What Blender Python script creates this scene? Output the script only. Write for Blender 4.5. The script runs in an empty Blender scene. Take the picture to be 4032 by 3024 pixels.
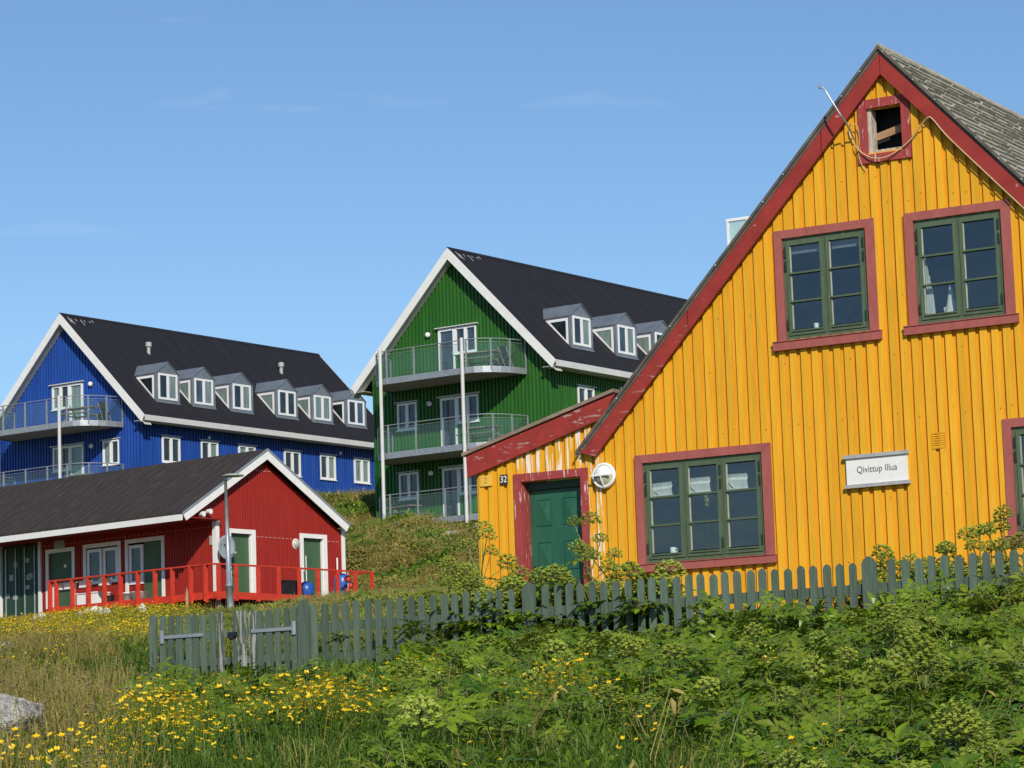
import bpy, math, random
import numpy as np
from mathutils import Vector, Matrix
R = math.radians
rnd = random.Random(7)
scene = bpy.context.scene
C = scene.collection

# ------------------------------------------------------------------ camera, light, exposure
cam_d = bpy.data.cameras.new('camera'); cam = bpy.data.objects.new('camera', cam_d); C.objects.link(cam)
cam_d.sensor_width = 36.0; cam_d.lens = 11546.8 / 4032 * 36.0
cam_d.clip_start = 0.1; cam_d.clip_end = 6000
pitch, roll = 0.14085, -0.03322
fw = Vector((0, math.cos(pitch), math.sin(pitch))); up = Vector((0, -math.sin(pitch), math.cos(pitch))); rt = Vector((1, 0, 0))
rx = rt * math.cos(roll) + up * math.sin(roll); ux = up * math.cos(roll) - rt * math.sin(roll)
cam.matrix_world = Matrix(((rx.x, ux.x, -fw.x, 0), (rx.y, ux.y, -fw.y, 0), (rx.z, ux.z, -fw.z, 0), (0, 0, 0, 1)))
scene.camera = cam
SUN_AZ, SUN_EL = R(10), R(31)          # azimuth measured from straight behind the camera towards the right
to_sun = Vector((math.sin(SUN_AZ) * math.cos(SUN_EL), -math.cos(SUN_AZ) * math.cos(SUN_EL), math.sin(SUN_EL)))
sd = bpy.data.lights.new('sun', 'SUN'); sd.energy = 4.3; sd.angle = R(0.55); sd.color = (1.0, 0.93, 0.82)
so = bpy.data.objects.new('sun', sd); C.objects.link(so)
so.rotation_euler = to_sun.to_track_quat('Z', 'Y').to_euler(); so.location = to_sun * 60
w = bpy.data.worlds.new('World'); scene.world = w; w.use_nodes = True
nt = w.node_tree; nt.nodes.clear()
def N(nt, t, **k):
    n = nt.nodes.new(t)
    for a, b in k.items(): setattr(n, a, b)
    return n
sky = N(nt, 'ShaderNodeTexSky', sky_type='NISHITA', sun_disc=False, sun_elevation=SUN_EL, sun_rotation=math.pi - SUN_AZ,
        altitude=0, air_density=1.0, dust_density=0.0, ozone_density=5.0)
bg = N(nt, 'ShaderNodeBackground'); bg.inputs[1].default_value = 0.112
wo = N(nt, 'ShaderNodeOutputWorld')
# thin cirrus wisps, part of the sky all round
tc = N(nt, 'ShaderNodeTexCoord'); mp = N(nt, 'ShaderNodeMapping'); mp.inputs['Scale'].default_value = (5, 5, 34); mp.inputs['Location'].default_value = (0.35, 0.0, 0.4)
nz = N(nt, 'ShaderNodeTexNoise'); nz.inputs['Scale'].default_value = 1.1; nz.inputs['Detail'].default_value = 7; nz.inputs['Roughness'].default_value = 0.55
cr = N(nt, 'ShaderNodeMapRange'); cr.inputs[1].default_value = 0.615; cr.inputs[2].default_value = 0.85; cr.inputs[3].default_value = 0.0; cr.inputs[4].default_value = 0.45
mx = N(nt, 'ShaderNodeMixRGB'); mx.inputs[2].default_value = (7.0, 7.6, 8.4, 1)
nt.links.new(tc.outputs['Generated'], mp.inputs[0]); nt.links.new(mp.outputs[0], nz.inputs['Vector']); nt.links.new(nz.outputs['Fac'], cr.inputs[0])
hsv = N(nt, 'ShaderNodeHueSaturation'); hsv.inputs['Saturation'].default_value = 1.03; nt.links.new(sky.outputs[0], hsv.inputs['Color'])
nt.links.new(cr.outputs[0], mx.inputs[0]); nt.links.new(hsv.outputs[0], mx.inputs[1]); nt.links.new(mx.outputs[0], bg.inputs[0]); nt.links.new(bg.outputs[0], wo.inputs[0])
vs = scene.view_settings; vs.view_transform = 'Standard'; vs.look = 'None'; vs.exposure = 0.0; vs.gamma = 1.0; vs.use_curve_mapping = False
scene.render.engine = 'CYCLES'
scene.cycles.max_bounces = 8; scene.cycles.transparent_max_bounces = 16

# ------------------------------------------------------------------ materials
MATS = {}
def rgba(c): return (c[0], c[1], c[2], 1)
def paint(name, col, rough=0.6, var=0.12, scale=(9, 9, 1.3), peel=None, peel_at=0.66, col2=None, bump=0.15, bscale=1.0, objvar=0.0, metal=0.0, spec=0.5, coords='Object', fine=60, peel_scale=None, peel_w=0.02):
    if name in MATS: return MATS[name]
    m = bpy.data.materials.new(name); m.use_nodes = True; nt = m.node_tree
    b = nt.nodes['Principled BSDF']; L = nt.links.new
    tc = N(nt, 'ShaderNodeTexCoord'); mp = N(nt, 'ShaderNodeMapping'); mp.inputs['Scale'].default_value = scale
    L(tc.outputs[coords], mp.inputs[0])
    n1 = N(nt, 'ShaderNodeTexNoise'); n1.inputs['Scale'].default_value = 1.0; n1.inputs['Detail'].default_value = 8; n1.inputs['Roughness'].default_value = 0.62
    L(mp.outputs[0], n1.inputs['Vector'])
    mr = N(nt, 'ShaderNodeMapRange'); mr.inputs[1].default_value = 0.3; mr.inputs[2].default_value = 0.72
    L(n1.outputs['Fac'], mr.inputs[0])
    mc = N(nt, 'ShaderNodeMixRGB')
    c2 = col2 if col2 else tuple(x * (1 - 2 * var) for x in col)
    mc.inputs[1].default_value = rgba(c2); mc.inputs[2].default_value = rgba(tuple(x * (1 + var * 0.6) for x in col) if not col2 else col)
    L(mr.outputs[0], mc.inputs[0]); out = mc.outputs[0]
    if objvar:
        oi = N(nt, 'ShaderNodeObjectInfo'); hs = N(nt, 'ShaderNodeHueSaturation')
        r2 = N(nt, 'ShaderNodeMapRange'); r2.inputs[3].default_value = 1 - objvar; r2.inputs[4].default_value = 1 + objvar
        L(oi.outputs['Random'], r2.inputs[0]); L(r2.outputs[0], hs.inputs['Value']); L(out, hs.inputs['Color']); out = hs.outputs[0]
    if peel:
        mp2 = N(nt, 'ShaderNodeMapping'); ps = peel_scale or tuple(s * 1.6 for s in scale); mp2.inputs['Scale'].default_value = ps; mp2.inputs['Location'].default_value = (3.1, 1.7, 0.4)
        L(tc.outputs[coords], mp2.inputs[0])
        n2 = N(nt, 'ShaderNodeTexNoise'); n2.inputs['Scale'].default_value = 1.0; n2.inputs['Detail'].default_value = 6; n2.inputs['Roughness'].default_value = 0.6
        L(mp2.outputs[0], n2.inputs['Vector'])
        m3 = N(nt, 'ShaderNodeMapRange'); m3.inputs[1].default_value = peel_at; m3.inputs[2].default_value = peel_at + peel_w
        L(n2.outputs['Fac'], m3.inputs[0])
        mm = N(nt, 'ShaderNodeMixRGB'); mm.inputs[2].default_value = rgba(peel); L(m3.outputs[0], mm.inputs[0]); L(out, mm.inputs[1]); out = mm.outputs[0]
    L(out, b.inputs['Base Color'])
    b.inputs['Roughness'].default_value = rough; b.inputs['Metallic'].default_value = metal
    b.inputs['Specular IOR Level'].default_value = spec
    if bump:
        bp = N(nt, 'ShaderNodeBump'); bp.inputs['Strength'].default_value = bump; bp.inputs['Distance'].default_value = 0.01 * bscale
        n4 = N(nt, 'ShaderNodeTexNoise'); n4.inputs['Scale'].default_value = fine / 10; n4.inputs['Detail'].default_value = 5
        L(mp.outputs[0], n4.inputs['Vector']); L(n4.outputs['Fac'], bp.inputs['Height']); L(bp.outputs[0], b.inputs['Normal'])
    MATS[name] = m; return m
def leafm(name, ca, cb, trans=0.35, rough=0.5, objvar=True):
    if name in MATS: return MATS[name]
    m = bpy.data.materials.new(name); m.use_nodes = True; nt = m.node_tree; L = nt.links.new
    b = nt.nodes['Principled BSDF']; o = nt.nodes['Material Output']
    oi = N(nt, 'ShaderNodeObjectInfo'); tc = N(nt, 'ShaderNodeTexCoord')
    nz = N(nt, 'ShaderNodeTexNoise'); nz.inputs['Scale'].default_value = 5.0; nz.inputs['Detail'].default_value = 3
    L(tc.outputs['Object'], nz.inputs['Vector'])
    ad = N(nt, 'ShaderNodeMath', operation='MULTIPLY_ADD'); L(oi.outputs['Random'], ad.inputs[0]); ad.inputs[1].default_value = 0.75
    mr = N(nt, 'ShaderNodeMapRange'); mr.inputs[1].default_value = 0.3; mr.inputs[2].default_value = 0.7; mr.inputs[3].default_value = -0.15; mr.inputs[4].default_value = 0.45
    L(nz.outputs['Fac'], mr.inputs[0]); L(mr.outputs[0], ad.inputs[2])
    mc = N(nt, 'ShaderNodeMixRGB'); mc.use_clamp = True; mc.inputs[1].default_value = rgba(ca); mc.inputs[2].default_value = rgba(cb); L(ad.outputs[0], mc.inputs[0])
    L(mc.outputs[0], b.inputs['Base Color']); b.inputs['Roughness'].default_value = rough; b.inputs['Specular IOR Level'].default_value = 0.35
    tr = N(nt, 'ShaderNodeBsdfTranslucent'); hs = N(nt, 'ShaderNodeHueSaturation'); hs.inputs['Value'].default_value = 1.3; hs.inputs['Hue'].default_value = 0.48
    L(mc.outputs[0], hs.inputs['Color']); L(hs.outputs[0], tr.inputs[0])
    ms = N(nt, 'ShaderNodeMixShader'); ms.inputs[0].default_value = trans; L(b.outputs[0], ms.inputs[1]); L(tr.outputs[0], ms.inputs[2]); L(ms.outputs[0], o.inputs[0])
    MATS[name] = m; return m
def glassm(name, tint=(0.9, 0.95, 0.95), refl=1.0, alpha=0.0, body=(0.3, 0.45, 0.4)):
    if name in MATS: return MATS[name]
    m = bpy.data.materials.new(name); m.use_nodes = True; nt = m.node_tree; L = nt.links.new; nt.nodes.clear()
    o = N(nt, 'ShaderNodeOutputMaterial'); t = N(nt, 'ShaderNodeBsdfTransparent'); t.inputs[0].default_value = rgba(tint)
    g = N(nt, 'ShaderNodeBsdfGlossy'); g.inputs['Roughness'].default_value = 0.02
    fr = N(nt, 'ShaderNodeLayerWeight'); fr.inputs[0].default_value = 0.5
    pw = N(nt, 'ShaderNodeMath', operation='POWER'); pw.inputs[1].default_value = 4.0; L(fr.outputs['Facing'], pw.inputs[0])
    mu = N(nt, 'ShaderNodeMath', operation='MULTIPLY_ADD'); mu.use_clamp = True; mu.inputs[1].default_value = 0.9; mu.inputs[2].default_value = 0.045 * refl; L(pw.outputs[0], mu.inputs[0])
    tcn = N(nt, 'ShaderNodeTexCoord'); nz = N(nt, 'ShaderNodeTexNoise'); nz.inputs['Scale'].default_value = 1.6; bp = N(nt, 'ShaderNodeBump'); bp.inputs['Strength'].default_value = 0.05; bp.inputs['Distance'].default_value = 0.2
    L(tcn.outputs['Object'], nz.inputs['Vector']); L(nz.outputs['Fac'], bp.inputs['Height']); L(bp.outputs[0], g.inputs['Normal'])
    ms = N(nt, 'ShaderNodeMixShader'); L(mu.outputs[0], ms.inputs[0]); L(t.outputs[0], ms.inputs[1]); L(g.outputs[0], ms.inputs[2])
    last = ms
    if alpha > 0:
        d = N(nt, 'ShaderNodeBsdfDiffuse'); d.inputs[0].default_value = rgba(body); m2 = N(nt, 'ShaderNodeMixShader'); m2.inputs[0].default_value = alpha
        L(ms.outputs[0], m2.inputs[1]); L(d.outputs[0], m2.inputs[2]); last = m2
    L(last.outputs[0], o.inputs[0]); MATS[name] = m; return m
YEL = paint('yellow_paint', (0.80, 0.405, 0.022), rough=0.66, var=0.10, scale=(26, 26, 1.3), objvar=0.085, peel=(0.86, 0.60, 0.30), peel_at=0.735, peel_scale=(20, 20, 2.5), spec=0.25)
YELP = paint('yellow_peeling', (0.80, 0.42, 0.03), rough=0.7, var=0.1, scale=(26, 26, 1.6), peel=(0.80, 0.74, 0.66), peel_at=0.52, peel_scale=(24, 24, 1.6), objvar=0.05, spec=0.2)
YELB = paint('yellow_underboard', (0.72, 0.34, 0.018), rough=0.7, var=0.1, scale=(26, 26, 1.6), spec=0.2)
REDB = paint('red_barge', (0.33, 0.037, 0.028), rough=0.5, var=0.12, scale=(3, 3, 3), peel=(0.52, 0.26, 0.22), peel_at=0.68, peel_scale=(6, 14, 9), spec=0.35)
REDP = paint('red_barge_peeling', (0.33, 0.038, 0.029), rough=0.6, var=0.15, scale=(4, 4, 4), peel=(0.36, 0.23, 0.21), peel_at=0.60, peel_scale=(5, 20, 18), peel_w=.05, spec=0.3)
PINK = paint('faded_red_trim', (0.37, 0.105, 0.088), rough=0.65, var=0.1, scale=(9, 9, 3), peel=(0.60, 0.40, 0.36), peel_at=0.715, peel_scale=(16, 16, 9), spec=0.3)
DTRIM = paint('door_trim_red', (0.36, 0.058, 0.052), rough=0.62, var=0.14, scale=(18, 18, 2), peel=(0.68, 0.52, 0.48), peel_at=0.615, peel_scale=(34, 34, 3.2), spec=0.3)
GFR = paint('green_window_frame', (0.088, 0.128, 0.068), rough=0.5, var=0.12, scale=(14, 14, 3), peel=(0.34, 0.38, 0.30), peel_at=0.70, peel_scale=(40, 40, 7))
GDOOR = paint('green_door', (0.020, 0.110, 0.062), rough=0.42, var=0.12, scale=(9, 9, 2), peel=(0.28, 0.36, 0.30), peel_at=0.745, peel_scale=(18, 18, 9))
GDARK = paint('green_door_dark', (0.012, 0.045, 0.026), rough=0.5)
PUTTY = paint('window_putty', (0.30, 0.33, 0.26), rough=0.7, var=0.15, scale=(20, 20, 8))
FENCE = paint('fence_green', (0.100, 0.146, 0.102), rough=0.65, var=0.18, scale=(24, 24, 2.5), objvar=0.22, peel=(0.22, 0.27, 0.23), peel_at=0.71, peel_scale=(50, 50, 5), bump=0.4)
FENCEP = paint('fence_weathered', (0.085, 0.115, 0.088), rough=0.8, var=0.2, scale=(24, 24, 2.5), peel=(0.33, 0.33, 0.30), peel_at=0.50, peel_scale=(26, 26, 2.0), bump=0.5)
GALV = paint('galvanised_steel', (0.42, 0.45, 0.47), rough=0.45, metal=0.55, var=0.12, scale=(6, 6, 6))
ZINC = paint('zinc_sheet', (0.27, 0.30, 0.33), rough=0.42, metal=0.45, var=0.14, scale=(2, 2, 2))
FELT = paint('black_roof_felt', (0.013, 0.013, 0.016), rough=0.75, col2=(0.021, 0.020, 0.024), scale=(0.6, 3.6, 0.5), bump=0.5, spec=0.25, fine=90, peel=(0.04, 0.04, 0.044), peel_at=0.70, peel_scale=(0.5, 9.0, 0.5), peel_w=0.12)
WHITE = paint('white_paint', (0.80, 0.79, 0.75), rough=0.5, var=0.04, scale=(3, 3, 3))
WFR = paint('white_window_frame', (0.80, 0.81, 0.80), rough=0.4, var=0.03)
WGREY = paint('pale_fascia', (0.60, 0.60, 0.58), rough=0.55, var=0.06, scale=(2, 2, 2))
SOFF = paint('soffit_board', (0.52, 0.52, 0.49), rough=0.7, var=0.06)
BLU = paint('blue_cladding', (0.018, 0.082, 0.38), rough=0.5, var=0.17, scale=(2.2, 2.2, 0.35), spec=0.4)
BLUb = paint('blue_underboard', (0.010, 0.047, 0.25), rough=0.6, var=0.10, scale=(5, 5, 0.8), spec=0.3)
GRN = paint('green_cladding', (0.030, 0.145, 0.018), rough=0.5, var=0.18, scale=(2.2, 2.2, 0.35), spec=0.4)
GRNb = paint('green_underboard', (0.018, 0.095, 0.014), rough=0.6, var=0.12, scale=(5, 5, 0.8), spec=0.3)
RED = paint('red_cladding', (0.35, 0.027, 0.018), rough=0.6, var=0.08, scale=(4, 4, 0.7), spec=0.25)
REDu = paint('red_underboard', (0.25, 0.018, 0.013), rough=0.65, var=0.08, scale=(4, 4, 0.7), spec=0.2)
REDR = paint('deck_rail_red', (0.62, 0.045, 0.018), rough=0.6, var=0.16, scale=(6, 6, 6))
DKG = paint('panel_green', (0.055, 0.115, 0.050), rough=0.5, var=0.08, scale=(3, 3, 1))
CONT = paint('container_green', (0.020, 0.055, 0.032), rough=0.5, var=0.1, scale=(3, 3, 1))
ROOFR = paint('worn_brown_roof', (0.020, 0.018, 0.020), rough=0.85, col2=(0.040, 0.028, 0.020), scale=(1.2, 6, 1.2), peel=(0.085, 0.058, 0.036), peel_at=0.53, peel_scale=(1.6, 14, 1.6), peel_w=0.16, bump=0.7, bscale=2, fine=80)
SHING = paint('weathered_shingle', (0.43, 0.41, 0.33), rough=0.9, var=0.25, scale=(5, 9, 5), peel=(0.22, 0.20, 0.15), peel_at=0.60, peel_scale=(9, 16, 9), bump=0.6, peel_w=0.06)
SHDK = paint('shingle_dark_board', (0.13, 0.115, 0.095), rough=0.9, var=0.25, scale=(5, 9, 5))  # dark grey-brown for the roof base and verge strip
WOOD = paint('raw_wood', (0.42, 0.24, 0.12), rough=0.7, var=0.2, scale=(3, 20, 20))
WOODG = paint('grey_wood', (0.30, 0.22, 0.16), rough=0.8, var=0.2, scale=(3, 20, 20))
PEELW = paint('peeling_jamb', (0.55, 0.50, 0.42), rough=0.8, var=0.2, scale=(30, 30, 4), peel=(0.30, 0.16, 0.08), peel_at=0.55, peel_scale=(40, 40, 5))
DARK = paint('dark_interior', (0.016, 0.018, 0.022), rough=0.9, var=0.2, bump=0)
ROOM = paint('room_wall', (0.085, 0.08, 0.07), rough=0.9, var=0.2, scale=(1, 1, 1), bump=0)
CLOTH = paint('white_cloth', (0.72, 0.70, 0.64), rough=0.8, var=0.12, scale=(20, 20, 3))
CERAM = paint('white_ceramic', (0.82, 0.82, 0.78), rough=0.3, var=0.02)
BLACK = paint('black_plastic', (0.015, 0.015, 0.017), rough=0.4)
BLUEP = paint('blue_plastic', (0.02, 0.10, 0.42), rough=0.35)
GREYP = paint('grey_plastic', (0.40, 0.41, 0.40), rough=0.5)
DISH = paint('dish_grey', (0.34, 0.38, 0.40), rough=0.5)
LETT = paint('grey_lettering', (0.15, 0.16, 0.17), rough=0.6, bump=0)
STEMM = paint('stem_purple_green', (0.17, 0.19, 0.04), rough=0.6, var=0.3, scale=(6, 6, 2))
ROCK = paint('lichen_rock', (0.46, 0.44, 0.40), rough=0.95, var=0.25, scale=(3, 3, 3), peel=(0.16, 0.155, 0.14), peel_at=0.54, peel_scale=(14, 14, 14), peel_w=0.08, bump=0.9, bscale=4, fine=40)
WROCK = paint('whitewashed_stone', (0.74, 0.73, 0.68), rough=0.8, var=0.1, scale=(4, 4, 4), bump=0.5)
PANE = glassm('window_glass', refl=2.0)
BGLASS = glassm('balcony_glass', tint=(0.78, 0.90, 0.86), refl=1.0, alpha=0.07, body=(0.35, 0.5, 0.45))
PDARK = paint('far_pane_dark', (0.020, 0.032, 0.040), rough=0.06, var=0.5, scale=(1.5, 1.5, 0.9), bump=0, spec=0.9)
PBLUE = paint('far_pane_blue', (0.055, 0.085, 0.12), rough=0.06, var=0.4, scale=(1.5, 1.5, 0.9), bump=0, spec=0.9)
PPALE = paint('far_pane_curtain', (0.22, 0.29, 0.27), rough=0.08, var=0.3, scale=(9, 9, 0.8), bump=0, spec=0.9)
LEAF = leafm('angelica_leaf', (0.036, 0.104, 0.005), (0.205, 0.290, 0.012), trans=0.20, rough=0.36)
LEAFB = leafm('angelica_leaf_pale', (0.110, 0.170, 0.012), (0.24, 0.30, 0.025), trans=0.3, rough=0.45)
UMB = leafm('angelica_umbel', (0.20, 0.26, 0.025), (0.33, 0.40, 0.05), trans=0.15, rough=0.7)
GRASS = leafm('grass_blade', (0.058, 0.135, 0.012), (0.155, 0.240, 0.028), trans=0.3, rough=0.5)
DRY = leafm('dry_grass', (0.22, 0.19, 0.04), (0.42, 0.33, 0.095), trans=0.25, rough=0.7)
SEED = leafm('seed_head', (0.24, 0.20, 0.09), (0.42, 0.37, 0.20), trans=0.3, rough=0.9)
FLOW = leafm('buttercup_petal', (0.80, 0.50, 0.010), (0.86, 0.66, 0.03), trans=0.15, rough=0.35)
HEATH = leafm('heath_leaf', (0.14, 0.15, 0.024), (0.38, 0.31, 0.075), trans=0.2, rough=0.7)

# ------------------------------------------------------------------ geometry helpers
BASE = {}
class MB:
    def __init__(s): s.v = []; s.f = []
    def box(s, x0, x1, y0, y1, z0, z1):
        n = len(s.v)
        s.v += [(x0, y0, z0), (x1, y0, z0), (x1, y1, z0), (x0, y1, z0), (x0, y0, z1), (x1, y0, z1), (x1, y1, z1), (x0, y1, z1)]
        s.f += [tuple(n + i for i in q) for q in ((0, 3, 2, 1), (4, 5, 6, 7), (0, 1, 5, 4), (1, 2, 6, 5), (2, 3, 7, 6), (3, 0, 4, 7))]
        return s
    def prism(s, poly, a0, a1, axis='y'):
        n = len(s.v); k = len(poly)
        for a in (a0, a1):
            for p, q in poly:
                s.v.append((p, a, q) if axis == 'y' else (a, p, q) if axis == 'x' else (p, q, a))
        s.f.append(tuple(range(n, n + k))); s.f.append(tuple(range(n + 2 * k - 1, n + k - 1, -1)))
        for i in range(k):
            j = (i + 1) % k; s.f.append((n + i, n + k + i, n + k + j, n + j))
        return s
    def tube(s, pts, r, seg=6, r1=None, cap=True):
        pts = [Vector(p) for p in pts]; n0 = len(s.v); m = len(pts)
        for i, p in enumerate(pts):
            t = (pts[min(i + 1, m - 1)] - pts[max(i - 1, 0)]).normalized()
            a = t.cross(Vector((0, 0, 1))); a = a.normalized() if a.length > 1e-3 else Vector((1, 0, 0)); b = t.cross(a)
            rr = r if r1 is None else r + (r1 - r) * i / (m - 1)
            for k in range(seg):
                q = p + (a * math.cos(2 * math.pi * k / seg) + b * math.sin(2 * math.pi * k / seg)) * rr; s.v.append(tuple(q))
        for i in range(m - 1):
            for k in range(seg):
                k2 = (k + 1) % seg; s.f.append((n0 + i * seg + k, n0 + i * seg + k2, n0 + (i + 1) * seg + k2, n0 + (i + 1) * seg + k))
        if cap:
            s.f.append(tuple(n0 + k for k in range(seg))); s.f.append(tuple(n0 + (m - 1) * seg + k for k in reversed(range(seg))))
        return s
    def quad(s, *p):
        n = len(s.v); s.v += [tuple(q) for q in p]; s.f.append(tuple(range(n, n + len(p)))); return s
    def lathe(s, prof, seg=16, c=(0, 0, 0), axis='z', a0=0, a1=2 * math.pi):
        n = len(s.v); m = len(prof); full = abs(a1 - a0 - 2 * math.pi) < 1e-6; cnt = seg if full else seg + 1
        for k in range(cnt):
            a = a0 + (a1 - a0) * k / seg
            for r, h in prof:
                if axis == 'z': q = (c[0] + r * math.cos(a), c[1] + r * math.sin(a), c[2] + h)
                else: q = (c[0] + r * math.cos(a), c[1] - h, c[2] + r * math.sin(a))
                s.v.append(q)
        for k in range(seg):
            k2 = (k + 1) % cnt
            for i in range(m - 1): s.f.append((n + k * m + i, n + k2 * m + i, n + k2 * m + i + 1, n + k * m + i + 1))
        return s
    def build(s, name, mat, parent=None, smooth=False, label=None, kind=None, dz=None):
        me = bpy.data.meshes.new(name)
        p = parent
        if dz is None:
            dz = 0
            while p is not None:
                if p.name in BASE: dz = BASE[p.name]
                p = p.parent
        me.from_pydata([(a, b, c - dz) for a, b, c in s.v], [], s.f)
        me.materials.append(mat)
        if smooth:
            me.polygons.foreach_set('use_smooth', [True] * len(me.polygons))
        me.update(); o = bpy.data.objects.new(name, me); C.objects.link(o)
        if parent is not None: o.parent = parent
        if label: o['label'] = label
        if kind: o['kind'] = kind
        return o
def tag(o, label, cat, group=None):
    o['label'] = label; o['category'] = cat
    if group: o['group'] = group
    return o
def thing(name, label, cat, loc=(0, 0, 0), rz=0.0, group=None, base=None):
    o = bpy.data.objects.new(name, None); C.objects.link(o); o.empty_display_size = 0.2
    o.location = loc; o.rotation_euler = (0, 0, rz); tag(o, label, cat, group)
    BASE[o.name] = loc[2] if base is None else base
    return o
def clip_cells(x0, x1, top, bot, openings):
    """vertical strips [x0,x1] under top(x), minus openings (xa,xb,za,zb): list of (zlo, zhi at x0, zhi at x1)"""
    ops = sorted([(za, zb) for xa, xb, za, zb in openings if min(x1, xb) - max(x0, xa) > 0.25 * (x1 - x0)])
    out = []; z = bot; t0, t1 = top(x0), top(x1)
    for za, zb in ops:
        if za > z and min(t0, t1) > za: out.append((z, za, za))
        elif za > z: break
        z = max(z, zb)
    if max(t0, t1) > z + 0.02: out.append((z, max(t0, z), max(t1, z)))
    return out
def wall_mesh(x0, x1, top, bot, openings, y0, y1, extra=(), axis='y'):
    """slab wall with real openings"""
    xs = sorted(set([x0, x1] + [e for e in extra if x0 < e < x1] + [e for o in openings for e in o[:2] if x0 < e < x1]))
    m = MB()
    for a, b in zip(xs, xs[1:]):
        for z, ta, tb in clip_cells(a, b, top, bot, openings):
            poly = [(a, z), (b, z), (b, tb), (a, ta)]
            m.prism(poly, y0, y1, axis)
    return m
def battens(x0, x1, top, bot, openings, pitch, wd, y0, y1, axis='y'):
    m = MB(); x = x0 + 0.02
    while x + wd < x1:
        for z, ta, tb in clip_cells(x, x + wd, top, bot, openings): m.prism([(x, z), (x + wd, z), (x + wd, tb), (x, ta)], y0, y1, axis)
        x += pitch
    return m

# ------------------------------------------------------------------ terrain
CT = np.array([(-2.84, 16, -.32), (0, 16, -.36), (2.7, 16, -.42), (0, 0, -1.6), (-7, 0, -1.5), (7, 0, -1.6), (-3, 20, .1), (-3.6, 31, .62), (-4.9, 35.0, 1.32), (-5.5, 32.5, 1.05), (-2.3, 29, .72), (-4.45, 35.8, 1.52), (3.72, 31, 1.45), (5.2, 30.1, 1.5),
               (-.6, 33.5, 1.42), (-9, 38, 1.75), (-16, 42, 2.2), (-7, 27, .85), (7, 26, 1.15), (10, 33, 2.0), (-.5, 42.5, 2.15), (8, 37, 2.2), (10, 45, 2.5), (14, 62, 4.4), (-15.5, 90, 5.35), (-11, 80, 4.85), (-10, 90, 5.45), (-20, 60, 3.4),
               (-8, 58, 3.1), (-5, 90, 5.65), (-1, 70, 4.7), (-3.6, 104.5, 7.9), (-5.2, 99, 6.0), (-2.6, 96, 6.5), (-7, 94, 5.7), (-6.0, 107, 7.9), (-6.5, 118, 10.75), (-3.4, 117, 10.7), (-1, 114, 10.35), (2, 114, 10.6), (10, 113, 11.3), (-8.9, 139, 13.9), (-7.0, 143, 14.5),
               (-7.5, 128, 13.0), (-22, 125, 13), (-32, 128, 12.5), (-13, 106, 7.2), (-25, 100, 6.2), (-10, 98, 5.9), (-40, 104, 6.2), (30, 85, 6), (30, 120, 12.5), (-26, 160, 16), (0, 165, 17), (30, 160, 17),
               (-60, 140, 13), (60, 140, 13), (-5, 112, 9.9), (-1.0, 103, 7.9), (4, 95, 7.6), (-9, 108, 8.4)], float)
def _U(r): return np.where(r > 1e-9, r * r * np.log(np.maximum(r, 1e-9)), 0)
def _fit():
    P = CT[:, :2] / 50; n = len(P); K = _U(np.linalg.norm(P[:, None] - P[None], axis=2)) + np.eye(n) * 2e-4
    Q = np.hstack([np.ones((n, 1)), P]); A = np.zeros((n + 3, n + 3)); A[:n, :n] = K; A[:n, n:] = Q; A[n:, :n] = Q.T
    return P, np.linalg.solve(A, np.concatenate([CT[:, 2], [0, 0, 0]]))
_P, _W = _fit()
def gz(x, y):
    x = np.atleast_1d(np.asarray(x, float)); y = np.atleast_1d(np.asarray(y, float))
    Q = np.stack([x, y], 1) / 50; n = len(_P); z = np.zeros(len(x))
    for i in range(0, len(x), 20000):
        q = Q[i:i + 20000]; z[i:i + 20000] = _U(np.linalg.norm(q[:, None] - _P[None], axis=2)) @ _W[:n] + _W[n] + q @ _W[n + 1:]
    z = z + 0.12 * np.sin(x * .9 + 1.3 * np.sin(y * .31)) * np.sin(y * .55 + x * .2) * np.clip((y - 20) / 60, 0.15, 1) 
    hill = np.clip((y - 98) / 10, 0, 1); z = z + hill * (0.30 * np.sin(x * 1.1 + y * .35) * np.cos(y * .5 - x * .3) + .15 * np.sin(x * 2.3) * np.sin(y * 1.7))
    z = np.clip(z, -3, 19)
    far = np.clip((np.hypot(x, y - 70) - 110) / 80, 0, 1); far = far * far * (3 - 2 * far)
    tgt = np.where(y > 60, 14.0, -3 + np.clip((y + 60) / 120, 0, 1) * 17)
    return z * (1 - far) + tgt * far
def gz1(x, y): return float(gz(x, y)[0])
def axis_lines(lo, hi, step, outer):
    a = list(np.arange(lo, hi + 1e-6, step)); d = step
    l, h = lo, hi
    while h < outer: d *= 1.35; h += d; a.append(h); l -= d; a.insert(0, l)
    return np.array(a)
gx = axis_lines(-32, 32, 0.5, 2500); gy = axis_lines(-4, 150, 0.6, 2500)
XX, YY = np.meshgrid(gx, gy); ZZ = gz(XX.ravel(), YY.ravel())
nx, ny = len(gx), len(gy)
me = bpy.data.meshes.new('ground'); me.from_pydata(np.stack([XX.ravel(), YY.ravel(), ZZ], 1).tolist(), [], [(j * nx + i, j * nx + i + 1, (j + 1) * nx + i + 1, (j + 1) * nx + i) for j in range(ny - 1) for i in range(nx - 1)])
me.polygons.foreach_set('use_smooth', [True] * len(me.polygons))
SOIL = paint('hillside_soil', (0.075, 0.090, 0.028), rough=0.95, col2=(0.14, 0.105, 0.045), scale=(0.35, 0.35, 0.35), peel=(0.28, 0.26, 0.22), peel_at=0.66, peel_scale=(0.5, 0.5, 0.9), peel_w=0.03, bump=0.8, bscale=6, fine=60)
me.materials.append(SOIL); ground = bpy.data.objects.new('ground', me); C.objects.link(ground); ground['kind'] = 'structure'

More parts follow.
